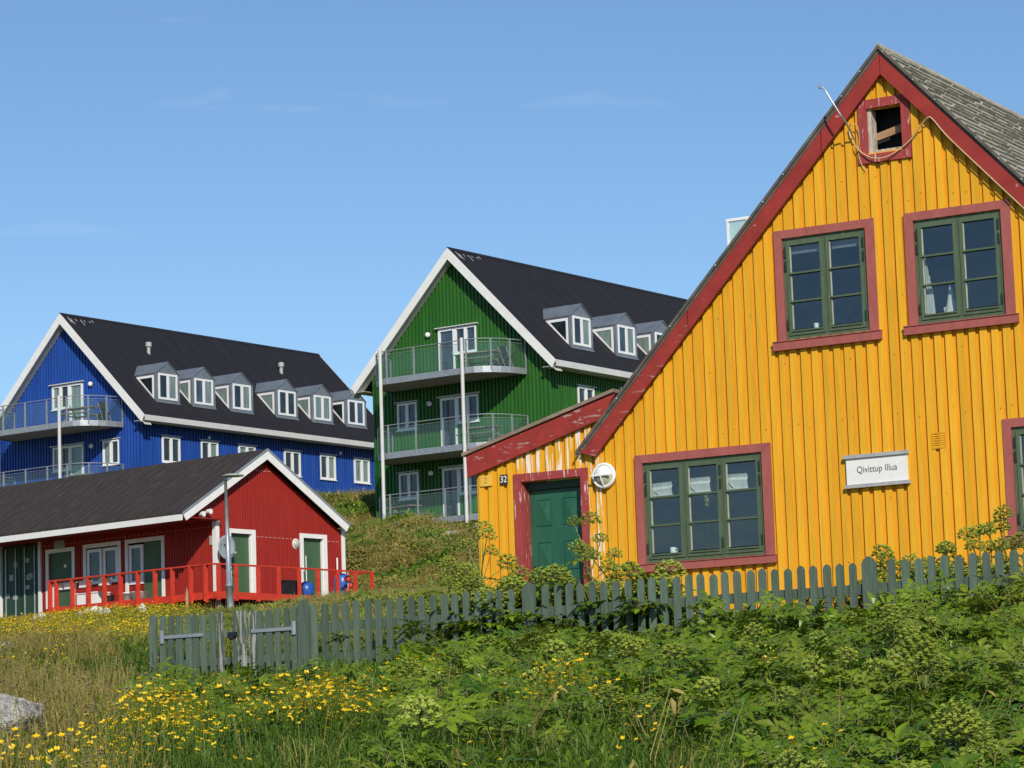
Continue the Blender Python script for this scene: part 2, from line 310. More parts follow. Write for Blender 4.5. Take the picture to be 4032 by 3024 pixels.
# ------------------------------------------------------------------ yellow house
YO = (0.440, 42.0); YA = R(-30.367)
YB = 2.1
yh = thing('yellow_house', 'yellow wooden gabled house with dark red bargeboards and green windows at right', 'house', (YO[0], YO[1], YB), YA)
RID, RZ = 5.555, 10.0
def rake_in(x): return 9.73 - 1.035 * (RID - x) if x <= RID else 9.73 - 1.085 * (x - RID)
def ytop(x):
    m = rake_in(x) + 0.12
    if x < 1.35: m = max(m, 4.80 + 0.28 * (x + 1.17))
    return m
wins = {'w1': (3.92, 5.17, 6.16, 7.57), 'w2': (5.88, 7.13, 6.16, 7.57), 'w3': (1.60, 3.46, 3.23, 4.64), 'w4': (7.11, 8.97, 3.23, 4.64)}
attic = (5.28, 5.79, 8.60, 9.21); door = (-0.39, 0.60, 2.0, 4.54)
ops = list(wins.values()) + [attic, door]
wall_mesh(-1.11, 10.4, ytop, 2.0, ops, 0.0, 0.10, extra=[RID, 1.35, 0.95]).build('wall', YELB, yh)
x = -1.11; k = 0
vent_z = (5.99, 6.18, 4.46, 4.66)
while x < 10.4:
    pit = 0.1635 + rnd.uniform(-.006, .006); wd = 0.098 + rnd.uniform(-.006, .006)
    th = 0.036 + rnd.uniform(-0.004, 0.004)
    for z, ta, tb in clip_cells(x, x + wd, ytop, 2.05, ops):
        peelb = (-0.55 < x < 1.15 and z > 4.2) or (0.55 < x < 0.95)
        sh = rnd.uniform(-.002, .002)
        MB().prism([(x, z), (x + wd, z), (x + wd + sh, tb - .006), (x + sh, ta - .006)], -th, -0.001).build('board', YELP if peelb else YEL, yh)
    x += pit; k += 1
# corner board and hidden sides
MB().box(-1.15, -1.112, -0.01, 0.13, 2.0, 4.80).build('corner_board', YEL, yh)
wall_mesh(0.101, 9.0, lambda y: 4.75, 2.0, [], -1.11, -1.02, axis='x').build('wall', YELB, yh)
wall_mesh(0.101, 9.0, lambda y: 5.0, 2.0, [], 10.3, 10.4, axis='x').build('wall', YELB, yh)
wall_mesh(-1.0, 10.28, ytop, 2.0, [], 8.9, 9.0, extra=[RID, 1.35, .95]).build('wall', YELB, yh)
# rooms behind the windows
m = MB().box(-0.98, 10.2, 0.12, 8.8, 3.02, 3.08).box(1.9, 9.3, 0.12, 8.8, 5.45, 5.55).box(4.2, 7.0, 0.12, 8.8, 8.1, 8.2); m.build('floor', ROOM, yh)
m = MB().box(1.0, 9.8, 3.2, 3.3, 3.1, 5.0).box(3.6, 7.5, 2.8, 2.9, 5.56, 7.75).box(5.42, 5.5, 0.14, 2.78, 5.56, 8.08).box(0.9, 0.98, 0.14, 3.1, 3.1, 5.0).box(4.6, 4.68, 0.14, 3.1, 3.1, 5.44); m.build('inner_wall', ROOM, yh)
# roof slopes with courses of shingles
def ztop(x): return 10.03 - 1.041 * (RID - x) if x < RID else 10.03 - 1.083 * (x - RID)
m = MB()
m.prism([(0.70, ztop(0.70)), (RID, 10.03), (RID, 9.94), (0.70, ztop(0.70) - .09)], -0.15, 9.3)
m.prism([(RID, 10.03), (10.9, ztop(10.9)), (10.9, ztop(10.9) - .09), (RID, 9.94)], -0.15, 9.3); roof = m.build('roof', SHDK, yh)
m = MB(); n = 0; d = 0.0
nrm = Vector((1.083, 0, 1)).normalized(); dirv = Vector((1, 0, -1.083)).normalized()
while d < 7.6:
    yy = -0.15
    while yy < 9.25:
        yl = min(yy + rnd.uniform(.25, .7), 9.28); dd = d + rnd.uniform(-.012, .012); ln = 0.185 + rnd.uniform(-.02, .012); lift = 0.038 + rnd.uniform(-.006, .010)
        a = Vector((RID, 0, 10.03)) + dirv * dd; b = Vector((RID, 0, 10.03)) + dirv * (dd + ln)
        p = [a + nrm * .004, b + nrm * lift, b + nrm * .002]
        m.prism([(q.x, q.z) for q in p], yy, yl - .0015); yy = yl
    d += 0.158
m.build('shingles', SHING, roof, kind='stuff')
m = MB(); n = 0; d = 0.0; nl = Vector((-1.041, 0, 1)).normalized(); dl = Vector((-1, 0, -1.041)).normalized()
while d < 6.9:
    a = Vector((RID, 0, 10.03)) + dl * d; b = a + dl * .17
    p = [a + nl * .004, b + nl * .024, b + nl * .002]; m.prism([(q.x, q.z) for q in p], -.15, 9.28); d += .158
m.build('shingles', SHING, roof, kind='stuff')
MB().prism([(RID - .10, 9.96), (RID, 10.085), (RID + .10, 9.98), (RID + .08, 9.93), (RID, 10.03), (RID - .08, 9.91)], -0.17, 9.3).build('ridge_cap', SHING, roof)
# bargeboards (left one in three pieces, the lowest peeling)
def barge(x0, x1, mat, y0, y1, end_cut=None):
    f = ztop
    w_ = 0.33
    poly = [(x0, f(x0) - .055), (x1, f(x1) - .055), (x1, f(x1) - .055 - w_), (x0, f(x0) - .055 - w_)]
    if end_cut: poly[3] = (x0 + end_cut, f(x0 + end_cut) - .055 - w_)
    return MB().prism(poly, y0, y1).build('bargeboard', mat, yh)
barge(0.655, 2.45, REDP, -0.14, -0.105, end_cut=0.24); barge(2.465, 4.62, REDB, -0.14, -0.105); barge(4.635, RID - .004, REDB, -0.14, -0.105)
barge(RID + .004, 8.4, REDB, -0.14, -0.105); barge(8.41, 10.85, REDB, -0.14, -0.105)
# verge strip over the boards with nail heads
m = MB()
for a, b in ((0.60, RID), (RID, 10.9)):
    za, zb = ztop(a), ztop(b); m.prism([(a, za + .020), (b, zb + .020), (b, zb - .038), (a, za - .038)], -0.18, -0.141)
m.build('verge_strip', SHDK, roof)
m = MB()
for xx in (1.3, 2.2, 2.95, 3.72, 4.05, 4.98, 5.27, 5.62, 6.04, 6.34, 6.62, 6.9, 7.2, 7.5, 8.0): m.lathe([(0, .012), (.012, .004), (.014, 0)], 6, (xx, -.18, ztop(xx) - .02), 'y')
m.build('nail_heads', GALV, roof, kind='stuff')
# soffit under the barge overhang
m = MB()
m.prism([(0.80, ztop(.8) - .12), (RID, ztop(RID) - .12), (RID, ztop(RID) - .16), (0.80, ztop(.8) - .16)], -0.104, -0.034)
m.prism([(RID, ztop(RID) - .12), (10.8, ztop(10.8) - .12), (10.8, ztop(10.8) - .16), (RID, ztop(RID) - .16)], -0.104, -0.034); m.build('soffit', REDB, yh)
# porch lean-to
m = MB().prism([(-1.33, 5.04), (1.22, 5.74), (1.22, 5.69), (-1.33, 4.99)], -0.13, 8.9); m.build('porch_roof', WOODG, yh)
MB().prism([(-1.27, 4.985), (1.24, 5.67), (1.01, 5.33), (-1.26, 4.67)], -0.10, -0.062).build('porch_fascia', REDP, yh)
m = MB(); r_ = random.Random(5); xx = -1.06
while xx < 9.0:
    for z_ in (3.0, 3.9, 4.95, 5.8, 6.6, 7.9, 8.3):
        z_ += r_.uniform(-.05, .05)
        if z_ < rake_in(xx) - .35 and not any(a - .2 < xx < b + .2 and c_ - .2 < z_ < d_ + .2 for a, b, c_, d_ in ops) and r_.random() < .28:
            m.lathe([(0, .006), (.0065, .004), (.0075, 0)], 6, (xx + .02 + r_.random() * .03, -.038, z_), 'y')
    xx += .1635
m.build('nail_heads', paint('rusty_nail', (0.20, 0.075, 0.02), rough=.9), yh, kind='stuff')
# windows
def yellow_window(op, ncol, trim_out, sill, curt=None, lab=None):
    x0, x1, z0, z1 = op; W_ = MB()
    W_.box(x0, x0 + .045, -.01, .07, z0, z1).box(x1 - .045, x1, -.01, .07, z0, z1).box(x0 + .045, x1 - .045, -.01, .07, z1 - .045, z1).box(x0 + .045, x1 - .045, -.01, .07, z0, z0 + .045)
    cw = (x1 - x0 - .09) / ncol
    for c_ in range(1, ncol): W_.box(x0 + .045 + cw * c_ - .02, x0 + .045 + cw * c_ + .02, -.006, .068, z0 + .045, z1 - .045)
    wn = W_.build('window', GFR, yh, label=lab)
    tx0, tx1, tz = trim_out
    t = MB().prism([(tx0, tz), (tx1, tz), (x1 + .004, z1 + .004), (x0 - .004, z1 + .004)], -.052, -.001)
    t.build('trim', PINK, wn)
    for s in (0, 1):
        a, b = (tx0, x0 - .004) if s == 0 else (tx1, x1 + .004)
        MB().prism([(a, tz - .002), (b, z1 + .002), (b, sill[2] + .012), (a, sill[2] + .012)], -.050, -.001).build('trim', PINK, wn)
    MB().box(sill[0], sill[1], -.10, -.001, sill[3], sill[2]).prism([(sill[0] - .005, sill[2] + .012), (sill[1] + .005, sill[2] + .012), (sill[1] + .005, sill[2] + .001), (sill[0] - .005, sill[2] + .001)], -.115, -.001).build('sill', PINK, wn)
    for c_ in range(ncol):
        a = x0 + .045 + cw * c_ + (.02 if c_ else .004); b = x0 + .045 + cw * (c_ + 1) - (.02 if c_ < ncol - 1 else .004); za, zb = z0 + .049, z1 - .049
        cs = MB(); f = .052
        cs.box(a, a + f, -.026, .03, za, zb).box(b - f, b, -.026, .03, za, zb).box(a + f, b - f, -.026, .03, zb - f, zb).box(a + f, b - f, -.026, .03, za, za + f + .02)
        cs.box(a + f - .005, b - f + .005, -.045, -.026, za + f - .004, za + f + .014)
        ph = (zb - za - 2 * f - .02) / 3
        for r_ in (1, 2):
            zz = za + f + .02 + ph * r_; cs.box(a + f, b - f, -.034, .024, zz - .013, zz + .013); cs.box(a + f - .01, b - f + .01, -.046, -.034, zz - .013, zz - .003)
        cs.build('casement', GFR, wn)
        for r_ in range(3):
            zz = za + f + .02 + ph * r_ + .013
            MB().box(a + f + .001, b - f - .001, .004, .008, zz + .001, zz + ph - .027).build('pane', PANE, wn)
        # pale putty line on the left side of the panes
        pm = MB()
        for r_ in range(3):
            zz = za + f + .02 + ph * r_ + .015; pm.prism([(a + f + .001, -.02), (a + f + .014, .003), (a + f + .001, .003)], zz, zz + ph - .03, 'z')
        pm.build('putty', PUTTY, wn)
        # hinges
        hg = MB(); hx = (a - .006) if c_ == 0 else (b + .006)
        for zz in (za + .16, zb - .14, zb - .33): hg.box(hx - .012, hx + .008, -.046, -.027, zz - .07, zz + .07)
        hg.build('hinge', GDARK, wn)
    return wn
yellow_window(wins['w1'], 2, (3.80, 5.31, 7.69), (3.74, 5.35, 6.125, 6.01), lab='upper left two-casement window')
yellow_window(wins['w2'], 2, (5.75, 7.27, 7.69), (5.69, 7.31, 6.13, 6.02), lab='upper right two-casement window')
yellow_window(wins['w3'], 3, (1.48, 3.59, 4.76), (1.44, 3.62, 3.205, 3.10), lab='wide ground floor window with white blinds')
yellow_window(wins['w4'], 3, (6.99, 9.09, 4.76), (6.94, 9.13, 3.205, 3.10), lab='ground floor window cut by the right edge')
# attic opening
an = MB()
an.prism([(5.15, 9.335), (5.915, 9.345), (5.79, 9.22), (5.28, 9.21)], -.055, -.001).build('attic_window', DTRIM, yh)
aw = [o for o in yh.children if o.name.startswith('attic_window')][0]
MB().prism([(5.15, 9.333), (5.28, 9.208), (5.28, 8.57), (5.15, 8.57)], -.053, -.001).build('trim', DTRIM, aw)
MB().prism([(5.79, 9.218), (5.915, 9.343), (5.915, 8.57), (5.79, 8.57)], -.053, -.001).build('trim', DTRIM, aw)
MB().box(5.14, 5.91, -.07, -.001, 8.45, 8.567).build('sill', DTRIM, aw)
MB().box(5.281, 5.335, -.01, .16, 8.60, 9.205).build('jamb', PEELW, aw)
MB().box(5.775, 5.789, .0, .16, 8.60, 9.205).box(5.336, 5.774, .0, .16, 8.60, 8.63).build('jamb', PEELW, aw)
MB().prism([(5.336, 8.80), (5.78, 8.89), (5.78, 9.0), (5.336, 8.90)], .16, .19).build('plank', WOOD, aw)
MB().box(5.2, 5.9, .35, .4, 8.3, 9.4).build('attic_dark_sheet', DARK, aw)  # near-black sheet, its colour stands in for the unlit attic
# entrance door
dr = MB()
dr.box(-.375, .575, .17, .21, 2.2, 4.42)
dl_ = dr.build('door', GDOOR, yh)
for (a, b) in ((-.245, -.03), (.185, .40)):
    for (z0_, z1_) in ((3.92, 4.28), (3.27, 3.66), (2.5, 3.0)):
        c0, c1 = (a + b) / 2, (z0_ + z1_) / 2; pm = MB(); P4 = [(a, .168, z0_), (b, .168, z0_), (b, .168, z1_), (a, .168, z1_)]
        i_ = .02; Q4 = [(a + i_, .185, z0_ + i_), (b - i_, .185, z0_ + i_), (b - i_, .185, z1_ - i_), (a + i_, .185, z1_ - i_)]
        fr_ = MB(); fr_.box(a - .014, a, .155, .17, z0_ - .014, z1_ + .014).box(b, b + .014, .155, .17, z0_ - .014, z1_ + .014).box(a, b, .155, .17, z1_, z1_ + .014).box(a, b, .155, .17, z0_ - .014, z0_); fr_.build('panel_moulding', GDOOR, dl_)
        for i in range(4): pm.quad(P4[i], P4[(i + 1) % 4], (c0, .148, c1))
        pm.build('door_panel', GDOOR, dl_)
MB().lathe([(0, .055), (.022, .05), (.028, .03), (.012, .01), (.03, 0)], 10, (-.31, .17, 3.30), 'y').build('handle', BLACK, dl_)
MB().box(-.385, .595, .10, .20, 4.425, 4.535).build('door_head', GDARK, yh)
t = MB().prism([(-.51, 4.66), (.72, 4.66), (.60, 4.545), (-.39, 4.545)], -.06, -.001).box(-.39, .60, -.04, .10, 4.541, 4.56); t.build('door_trim', DTRIM, yh)
MB().prism([(-.51, 4.658), (-.39, 4.543), (-.39, 2.1), (-.51, 2.1)], -.06, -.001).box(-.40, -.378, -.001, .2, 2.1, 4.538).build('door_trim', DTRIM, yh)
MB().prism([(.60, 4.543), (.72, 4.658), (.72, 2.1), (.60, 2.1)], -.06, -.001).box(.578, .60, -.001, .2, 2.1, 4.538).build('door_trim', DTRIM, yh)
MB().box(-.6, .8, -.9, -.02, 2.0, 2.35).build('doorstep', ROCK, yh)
# ventilation grille
m = MB().box(5.985, 6.185, -.045, -.02, 4.655, 4.672).box(5.985, 6.185, -.045, -.02, 4.455, 4.472).box(5.985, 6.0, -.045, -.02, 4.472, 4.655).box(6.17, 6.185, -.045, -.02, 4.472, 4.655)
for i in range(6):
    z_ = 4.48 + i * .03; m.prism([(-.045, z_), (-.03, z_ + .02), (-.03, z_ + .012), (-.045, z_ - .008)], 6.0, 6.17, 'x')
m.build('vent_grille', YELB, yh)
def yw(u, off, z):   # yellow wall coordinates -> world
    c_, s_ = math.cos(YA), math.sin(YA); return (YO[0] + u * c_ + off * s_, YO[1] + u * s_ - off * c_, z)
# things on the yellow wall
lm = thing('wall_lamp', 'round white bulkhead lamp on yellow wall right of the green door', 'lamp', yw(1.0, .045, 4.33), YA)
BASE[lm.name] = 0
zc = .187
MB().lathe([(0, 0), (.17, 0), (.186, .02), (.186, .05), (.17, .075), (.148, .07), (.148, .05)], 28, (0, 0, zc), 'y').build('housing', CERAM, lm, smooth=True)
MB().lathe([(.148, .05), (.13, .10), (.08, .135), (0, .15)], 24, (0, 0, zc), 'y', 0, math.pi).build('hood', CERAM, lm, smooth=True)
MB().lathe([(.147, .045), (.125, .085), (.075, .115), (0, .13)], 24, (0, 0, zc), 'y', math.pi, 2 * math.pi).build('glass_bowl', paint('frosted_bowl', (0.50, 0.50, 0.36), rough=0.2, bump=0), lm, smooth=True)
m = MB().box(-.15, .15, -.155, -.135, zc - .012, zc + .012).tube([(0, -.15, zc), (.005, -.125, zc - .08), (.01, -.07, zc - .155)], .011, 6); m.build('guard', CERAM, lm)
sg = thing('name_board', 'white board with grey lettering and grey rails on the yellow wall', 'sign', yw(5.18, .05, 4.04), YA); BASE[sg.name] = 0
MB().box(-.44, .45, -.03, -.0, .03, .38).build('board', WHITE, sg)
MB().box(-.47, .47, -.06, 0.01, .382, .43).build('rail', GREYP, sg); MB().box(-.465, .475, -.06, 0.01, -.02, .028).build('rail', GREYP, sg)
def text(s, size, loc, mat, parent, ext=0.002, shear=0.0, name='lettering', stretch=1.0):
    cu = bpy.data.curves.new(name, 'FONT'); cu.body = s; cu.size = size; cu.extrude = ext; cu.align_x = 'CENTER'; cu.align_y = 'CENTER'; cu.space_character = 1.02; cu.shear = shear
    o = bpy.data.objects.new(name, cu); C.objects.link(o)
    dg = bpy.context.evaluated_depsgraph_get(); me_ = bpy.data.meshes.new_from_object(o.evaluated_get(dg)); bpy.data.objects.remove(o)
    me_.materials.clear(); me_.materials.append(mat)
    o = bpy.data.objects.new(name, me_); C.objects.link(o); o.parent = parent; o.location = loc; o.rotation_euler = (math.pi / 2, 0, 0); o.scale = (stretch, 1, 1); return o
text('Qivittup Illua', .128, (0.01, -.033, .22), LETT, sg, stretch=.86)
np_ = thing('house_number_plate', 'small dark plate with white number 32 left of the door', 'sign', yw(-.67, .048, 4.53), YA); BASE[np_.name] = 0
MB().box(-.062, .062, -.012, 0, 0, .145).build('plate', paint('plate_brown', (0.05, 0.03, 0.02)), np_)
text('32', .135, (0, -.015, .072), CERAM, np_, stretch=.85)
np2 = thing('small_yellow_plate', 'yellow square plate with a faint digit at the house corner', 'sign', yw(-.97, .048, 4.53), YA); BASE[np2.name] = 0
MB().box(-.10, .10, -.012, 0, 0, .155).build('plate', paint('plate_yellow', (0.85, 0.50, 0.06)), np2)
text('2', .12, (.0, -.014, .078), paint('plate_digit', (0.45, 0.26, 0.05)), np2)
m = MB().tube([yw(5.10, .06, 8.80), yw(5.09, .30, 9.00), yw(5.07, .42, 9.08), yw(4.93, .42, 9.33), yw(4.86, .42, 9.46), yw(4.81, .42, 9.52), yw(4.79, .42, 9.53)], .013, 6)
m.lathe([(0, .03), (.022, .02), (.022, -.02), (0, -.03)], 8, yw(4.78, .42, 9.53)); tag(m.build('aerial_mast', GALV, None), 'thin bent metal rod sticking up past the left bargeboard', 'mast')
def spline(pts, n=6):
    P = [Vector(p) for p in pts]; P = [P[0] * 2 - P[1]] + P + [P[-1] * 2 - P[-2]]; o = []
    for i in range(1, len(P) - 2):
        for k in range(n):
            t = k / n; o.append(0.5 * ((2 * P[i]) + (-P[i - 1] + P[i + 1]) * t + (2 * P[i - 1] - 5 * P[i] + 4 * P[i + 1] - P[i + 2]) * t * t + (-P[i - 1] + 3 * P[i] - 3 * P[i + 1] + P[i + 2]) * t ** 3))
    o.append(P[-2]); return o
CAB = paint('tan_cable', (0.62, 0.45, 0.22), rough=0.6)
cb = MB().tube(spline([yw(5.08, .13, 9.02), yw(5.03, .08, 8.95), yw(5.05, .07, 8.83), yw(5.17, .09, 8.64), yw(5.38, .12, 8.50), yw(5.62, .12, 8.50), yw(5.90, .09, 8.66), yw(6.10, .12, 8.85), yw(6.22, .155, 8.93), yw(6.29, .155, 8.90), yw(6.50, .15, 8.62), yw(7.0, .15, 8.065), yw(7.6, .15, 7.41), yw(8.6, .15, 6.33)]), .0095, 6)
tag(cb.build('loose_cable', CAB, None, smooth=True), 'tan cable sagging under the attic window then following the right bargeboard', 'cable')
cb = MB().tube(spline([yw(5.09, .12, 9.03), yw(5.16, .09, 8.98), yw(5.17, .07, 8.80), yw(5.15, .07, 8.60), yw(5.19, .07, 8.44), yw(5.26, .07, 8.34)]), .006, 6)
tag(cb.build('dangling_wire', CAB, None, smooth=True), 'short loose wire end dangling beside the attic window', 'cable')
def mug(loc, lab):
    t = thing('mug', lab, 'mug', loc, YA, group='white mugs on the window sills'); BASE[t.name] = 0
    MB().lathe([(0, 0), (.035, 0), (.042, .03), (.042, .10), (.038, .10), (.036, .012), (0, .01)], 14).build('cup', CERAM, t, smooth=True)
    MB().tube([(.04, 0, .085), (.066, 0, .075), (.068, 0, .04), (.04, 0, .025)], .008, 6).build('handle', CERAM, t, smooth=True)
mug(yw(4.30, -.16, 6.272), 'white mug in the lower left pane of the upper left window')
mug(yw(1.93, -.16, 3.342), 'white mug in the bottom left pane of the wide lower window')
mug(yw(6.22, -.16, 6.272), 'white mug beside the white cone in the upper right window')
sh_ = MB(); sh_.box(3.93, 5.16, .102, .25, 6.24, 6.27).box(5.89, 7.12, .102, .25, 6.24, 6.27).box(1.61, 3.45, .102, .25, 3.31, 3.34)
sh_.build('inner_sill', GREYP, yh)
# blinds and curtains
for i, (a, b, z0_, z1_, lab) in enumerate(((1.68, 2.00, 4.18, 4.36, 'left'), (2.26, 2.60, 4.18, 4.38, 'middle'), (2.86, 3.18, 4.18, 4.38, 'right'))):
    m = MB(); dz_ = .012 * (i - 1)
    m.quad((a, .085, z0_), (b, .075, z0_), (b, .055, z1_ - .09), (a, .06, z1_ - .09 + dz_)); m.quad((a, .06, z1_ - .09 + dz_), (b, .055, z1_ - .09), (b, .085, z1_ - .055), (a, .09, z1_ - .05 + dz_)); m.quad((a, .09, z1_ - .05 + dz_), (b, .085, z1_ - .055), (b, .06, z1_), (a, .06, z1_ + dz_ * .6))
    m.quad((a + .02, .058, z1_ - .10), (a + .12, .05, z0_ + .01), (a + .13, .062, z0_ + .01), (a + .03, .066, z1_ - .10))
    m.prism([(a, z0_ - .01), (b, z0_ - .01), (b, z0_), (a, z0_)], .06, .10)
    o = m.build('folded_blind', CLOTH, None, dz=0); o.location = (YO[0], YO[1], 0); o.rotation_euler = (0, 0, YA)
    tag(o, 'folded white blind in the %s top pane of the wide lower window' % lab, 'blind', 'folded white blinds in the lower window')
for i, (a, b, z0_, z1_, lab) in enumerate(((4.0, 4.52, 7.36, 7.50, 'left'), (4.62, 5.10, 7.36, 7.50, 'right'))):
    o = MB().box(a, b, .07, .09, z0_, z1_).build('roller_blind', paint('blind_grey', (0.20, 0.21, 0.22)), None, dz=0); o.location = (YO[0], YO[1], 0); o.rotation_euler = (0, 0, YA)
    tag(o, 'grey rolled blind at top of the %s casement, upper left window' % lab, 'blind', 'grey roller blinds in the upper left window')
m = MB()
for j in range(6):
    xa = 5.97 + .02 * j; m.prism([(xa, 6.2), (xa + .018, 6.2), (xa + .010 - .008 * j / 2, 7.08 - .09 * j), (xa + .002 - .008 * j / 2, 7.1 - .09 * j)], .075 + .01 * (j % 2), .09 + .01 * (j % 2))
o = m.build('curtain', CLOTH, None, dz=0); o.location = (YO[0], YO[1], 0); o.rotation_euler = (0, 0, YA); tag(o, 'white gathered curtain at left side of the upper right window', 'curtain')
o = MB().lathe([(0, 0), (.10, 0), (.10, .02), (.06, .16), (.03, .34), (0.004, .42)], 14, (0, 0, 0)).build('paper_cone', CLOTH, None, smooth=True); o.location = yw(6.29, -.16, 6.272); tag(o, 'white pointed cone behind the mug in the upper right window', 'ornament')

# ------------------------------------------------------------------ long gabled houses on the hill (green and blue, same design)
def far_window(parent, x0, x1, z0, z1, plane='g', pane=(PDARK, PBLUE), lintel=True, split=2, y=0.0, X=4.55):
    """double casement window; plane 'g' = gable (faces -y), 's' = long side (faces +x at X)"""
    def bx(m, a, b, o0, o1, c_, d_):
        if plane == 'g': m.box(a, b, y - o1, y - o0, c_, d_)
        else: m.box(X + o0, X + o1, a, b, c_, d_)
    m = MB(); f = .085
    bx(m, x0, x0 + f, -.03, .07, z0, z1); bx(m, x1 - f, x1, -.03, .07, z0, z1); bx(m, x0 + f, x1 - f, -.03, .07, z1 - f, z1); bx(m, x0 + f, x1 - f, -.03, .07, z0, z0 + f)
    cw = (x1 - x0 - 2 * f) / split
    for i in range(1, split): bx(m, x0 + f + cw * i - .07, x0 + f + cw * i + .07, -.03, .075, z0 + f, z1 - f)
    wn = m.build('window', WFR, parent)
    for i in range(split):
        a = x0 + f + cw * i + (.07 if i else 0); b = x0 + f + cw * (i + 1) - (.07 if i < split - 1 else 0)
        m = MB(); bx(m, a, b, -.02, .0, z0 + f, z1 - f); m.build('pane', pane[i % len(pane)], wn)
    m = MB(); bx(m, x0 - .03, x1 + .03, -.0, .11, z0 - .05, z0 - .001); m.build('sill', WFR, wn)
    if lintel:
        m = MB(); bx(m, x0 - .09, x1 + .09, 0.0, .13, z1 + .03, z1 + .06); m.build('drip_board', WGREY, wn)
    return wn
def hill_house(name, label, O, az, E, mat, mats, mirror, length, dormers, sidewins, vents, floors, dpanes, zbase):
    hh = thing(name, label, 'house', (O[0], O[1], zbase), az)
    Wd = 4.55; sl = 1.005; AP = E + 5.57
    def top(x): return AP - .47 - sl * abs(x)
    sgn = -1 if mirror else 1
    def mxr(a, b): return (a, b) if not mirror else (-b, -a)
    gops = []; doors = []
    for lv in range(floors):
        zt = [E + 2.25, E - .65, E - 3.59][lv]; zb = [E + .12, E - 2.98, E - 5.85][lv]; zw = [E + 1.13, E - 1.77, E - 4.73][lv]
        a, b = mxr(-.96, -.10); c_, d_ = mxr(-.10, 1.02)
        doors.append((a, b, zb, zt, c_, d_, zw)); gops += [(a, b, zb, zt), (c_, d_, zw, zt)]
        if lv > 0:
            a, b = mxr(-3.24, -2.2); gops.append((a, b, [0, E - 1.78, E - 4.70][lv], [0, E - .64, E - 3.60][lv]))
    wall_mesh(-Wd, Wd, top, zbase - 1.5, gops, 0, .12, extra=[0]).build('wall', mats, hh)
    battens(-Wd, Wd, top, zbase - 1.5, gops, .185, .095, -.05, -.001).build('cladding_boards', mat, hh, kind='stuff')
    sops = [(a, b, E - 1.72, E - .52) for a, b in sidewins]
    wall_mesh(.121, length, lambda v: E + .45, zbase - 1.5, sops, Wd - .12, Wd, axis='x').build('wall', mats, hh)
    battens(.0, length, lambda v: E + .25, zbase - 1.5, sops, .185, .095, Wd + .001, Wd + .05, axis='x').build('cladding_boards', mat, hh, kind='stuff')
    wall_mesh(.121, length, lambda v: E + .45, zbase - 1.5, [], -Wd, -Wd + .12, axis='x').build('wall', mats, hh)
    wall_mesh(-Wd, Wd, top, zbase - 1.5, [], length, length + .12, extra=[0]).build('wall', mats, hh)
    # roof
    T = 5.28
    m = MB()
    for s in (1, -1):
        p = [(0, AP), (s * T, AP - sl * T), (s * T, AP - sl * T - .22), (0, AP - .22)]
        m.prism(p if s > 0 else p[::-1], -.50, length + .45)
    roof = m.build('roof', FELT, hh)
    m = MB(); vv = .55
    nr = Vector((sl, 0, 1)).normalized()
    while vv < length:
        m.prism([(vv, 0), (vv + .03, 0), (vv + .03, .015), (vv, .015)], 0, 1, 'x') if False else None
        a = Vector((.1, vv, AP - sl * .1)) + nr * .0; b = Vector((T - .02, vv, AP - sl * (T - .02)))
        n_ = nr * .009
        m.quad(a + n_, b + n_, b + n_ + Vector((0, .05, 0)), a + n_ + Vector((0, .05, 0))); m.quad(a, b, b + n_, a + n_); m.quad(a + n_ + Vector((0, .05, 0)), b + n_ + Vector((0, .05, 0)), b + Vector((0, .05, 0)), a + Vector((0, .05, 0)))
        vv += 1.0
    m.build('felt_seams', FELT, roof)
    MB().prism([(-.12, AP - .10), (0, AP + .035), (.12, AP - .10)], -.52, length + .47).build('ridge_cap', FELT, roof)
    if True:   # weather marks of bird droppings near the front end of the ridge
        m = MB(); r_ = random.Random(3)
        for i in range(10):
            v0 = -.3 + abs(r_.gauss(0, .9)); x0 = .08 + r_.random() * .22; ln = .08 + r_.random() * .25
            a = Vector((x0, v0, AP - sl * x0)) + nr * .012; b = Vector((x0 + ln, v0 + .02, AP - sl * (x0 + ln))) + nr * .012; m.quad(a, b, b + Vector((0, .03, 0)), a + Vector((0, .045, 0)))
        m.build('droppings', WGREY, roof)
    # white rakes, eave fascia
    for y0, y1 in ((-.54, -.501), (length + .451, length + .49)):
        for s in (1, -1):
            p = [(0, AP - .012), (s * (T + .02), AP - sl * (T + .02) - .012), (s * (T - .17), AP - sl * (T - .17) - .50), (0, AP - .50)]
            MB().prism(p if s > 0 else p[::-1], y0, y1).build('bargeboard', WHITE, hh)
    for s in (1, -1):
        a, b = (T + .001, T + .03) if s > 0 else (-T - .03, -T - .001)
        MB().box(a, b, -.50, length + .45, E + .0, E + .25).build('eave_fascia', WGREY, hh)
        a, b = (Wd + .052, T) if s > 0 else (-T, -Wd - .052)
        MB().box(a, b, -.50, length + .45, E - .0, E + .019).build('soffit', SOFF, hh)
        p = [(0, AP - .43), (s * T, AP - sl * T - .43), (s * T, AP - sl * T - .46), (0, AP - .46)]
        MB().prism(p if s > 0 else p[::-1], -.50, -.051).build('soffit', SOFF, hh)
    # gable openings
    rp = random.Random(O[0])
    for lv, (a, b, zb, zt, c_, d_, zw) in enumerate(doors):
        m = MB(); f = .10
        m.box(a, a + f, -.07, .04, zb, zt).box(b - f, b, -.07, .04, zb, zt).box(a + f, b - f, -.07, .04, zt - f, zt).box(a + f, b - f, -.07, .04, zb, zb + f)
        dd = m.build('balcony_door', WFR, hh); MB().box(a + f, b - f, .0, .02, zb + f, zt - f).build('pane', dpanes[0], dd)
        MB().box(b - f - .02 if not mirror else a + .06, b - f + .02 if not mirror else a + .10, -.12, -.071, zb + 1.0, zb + 1.12).build('handle', GALV, dd)
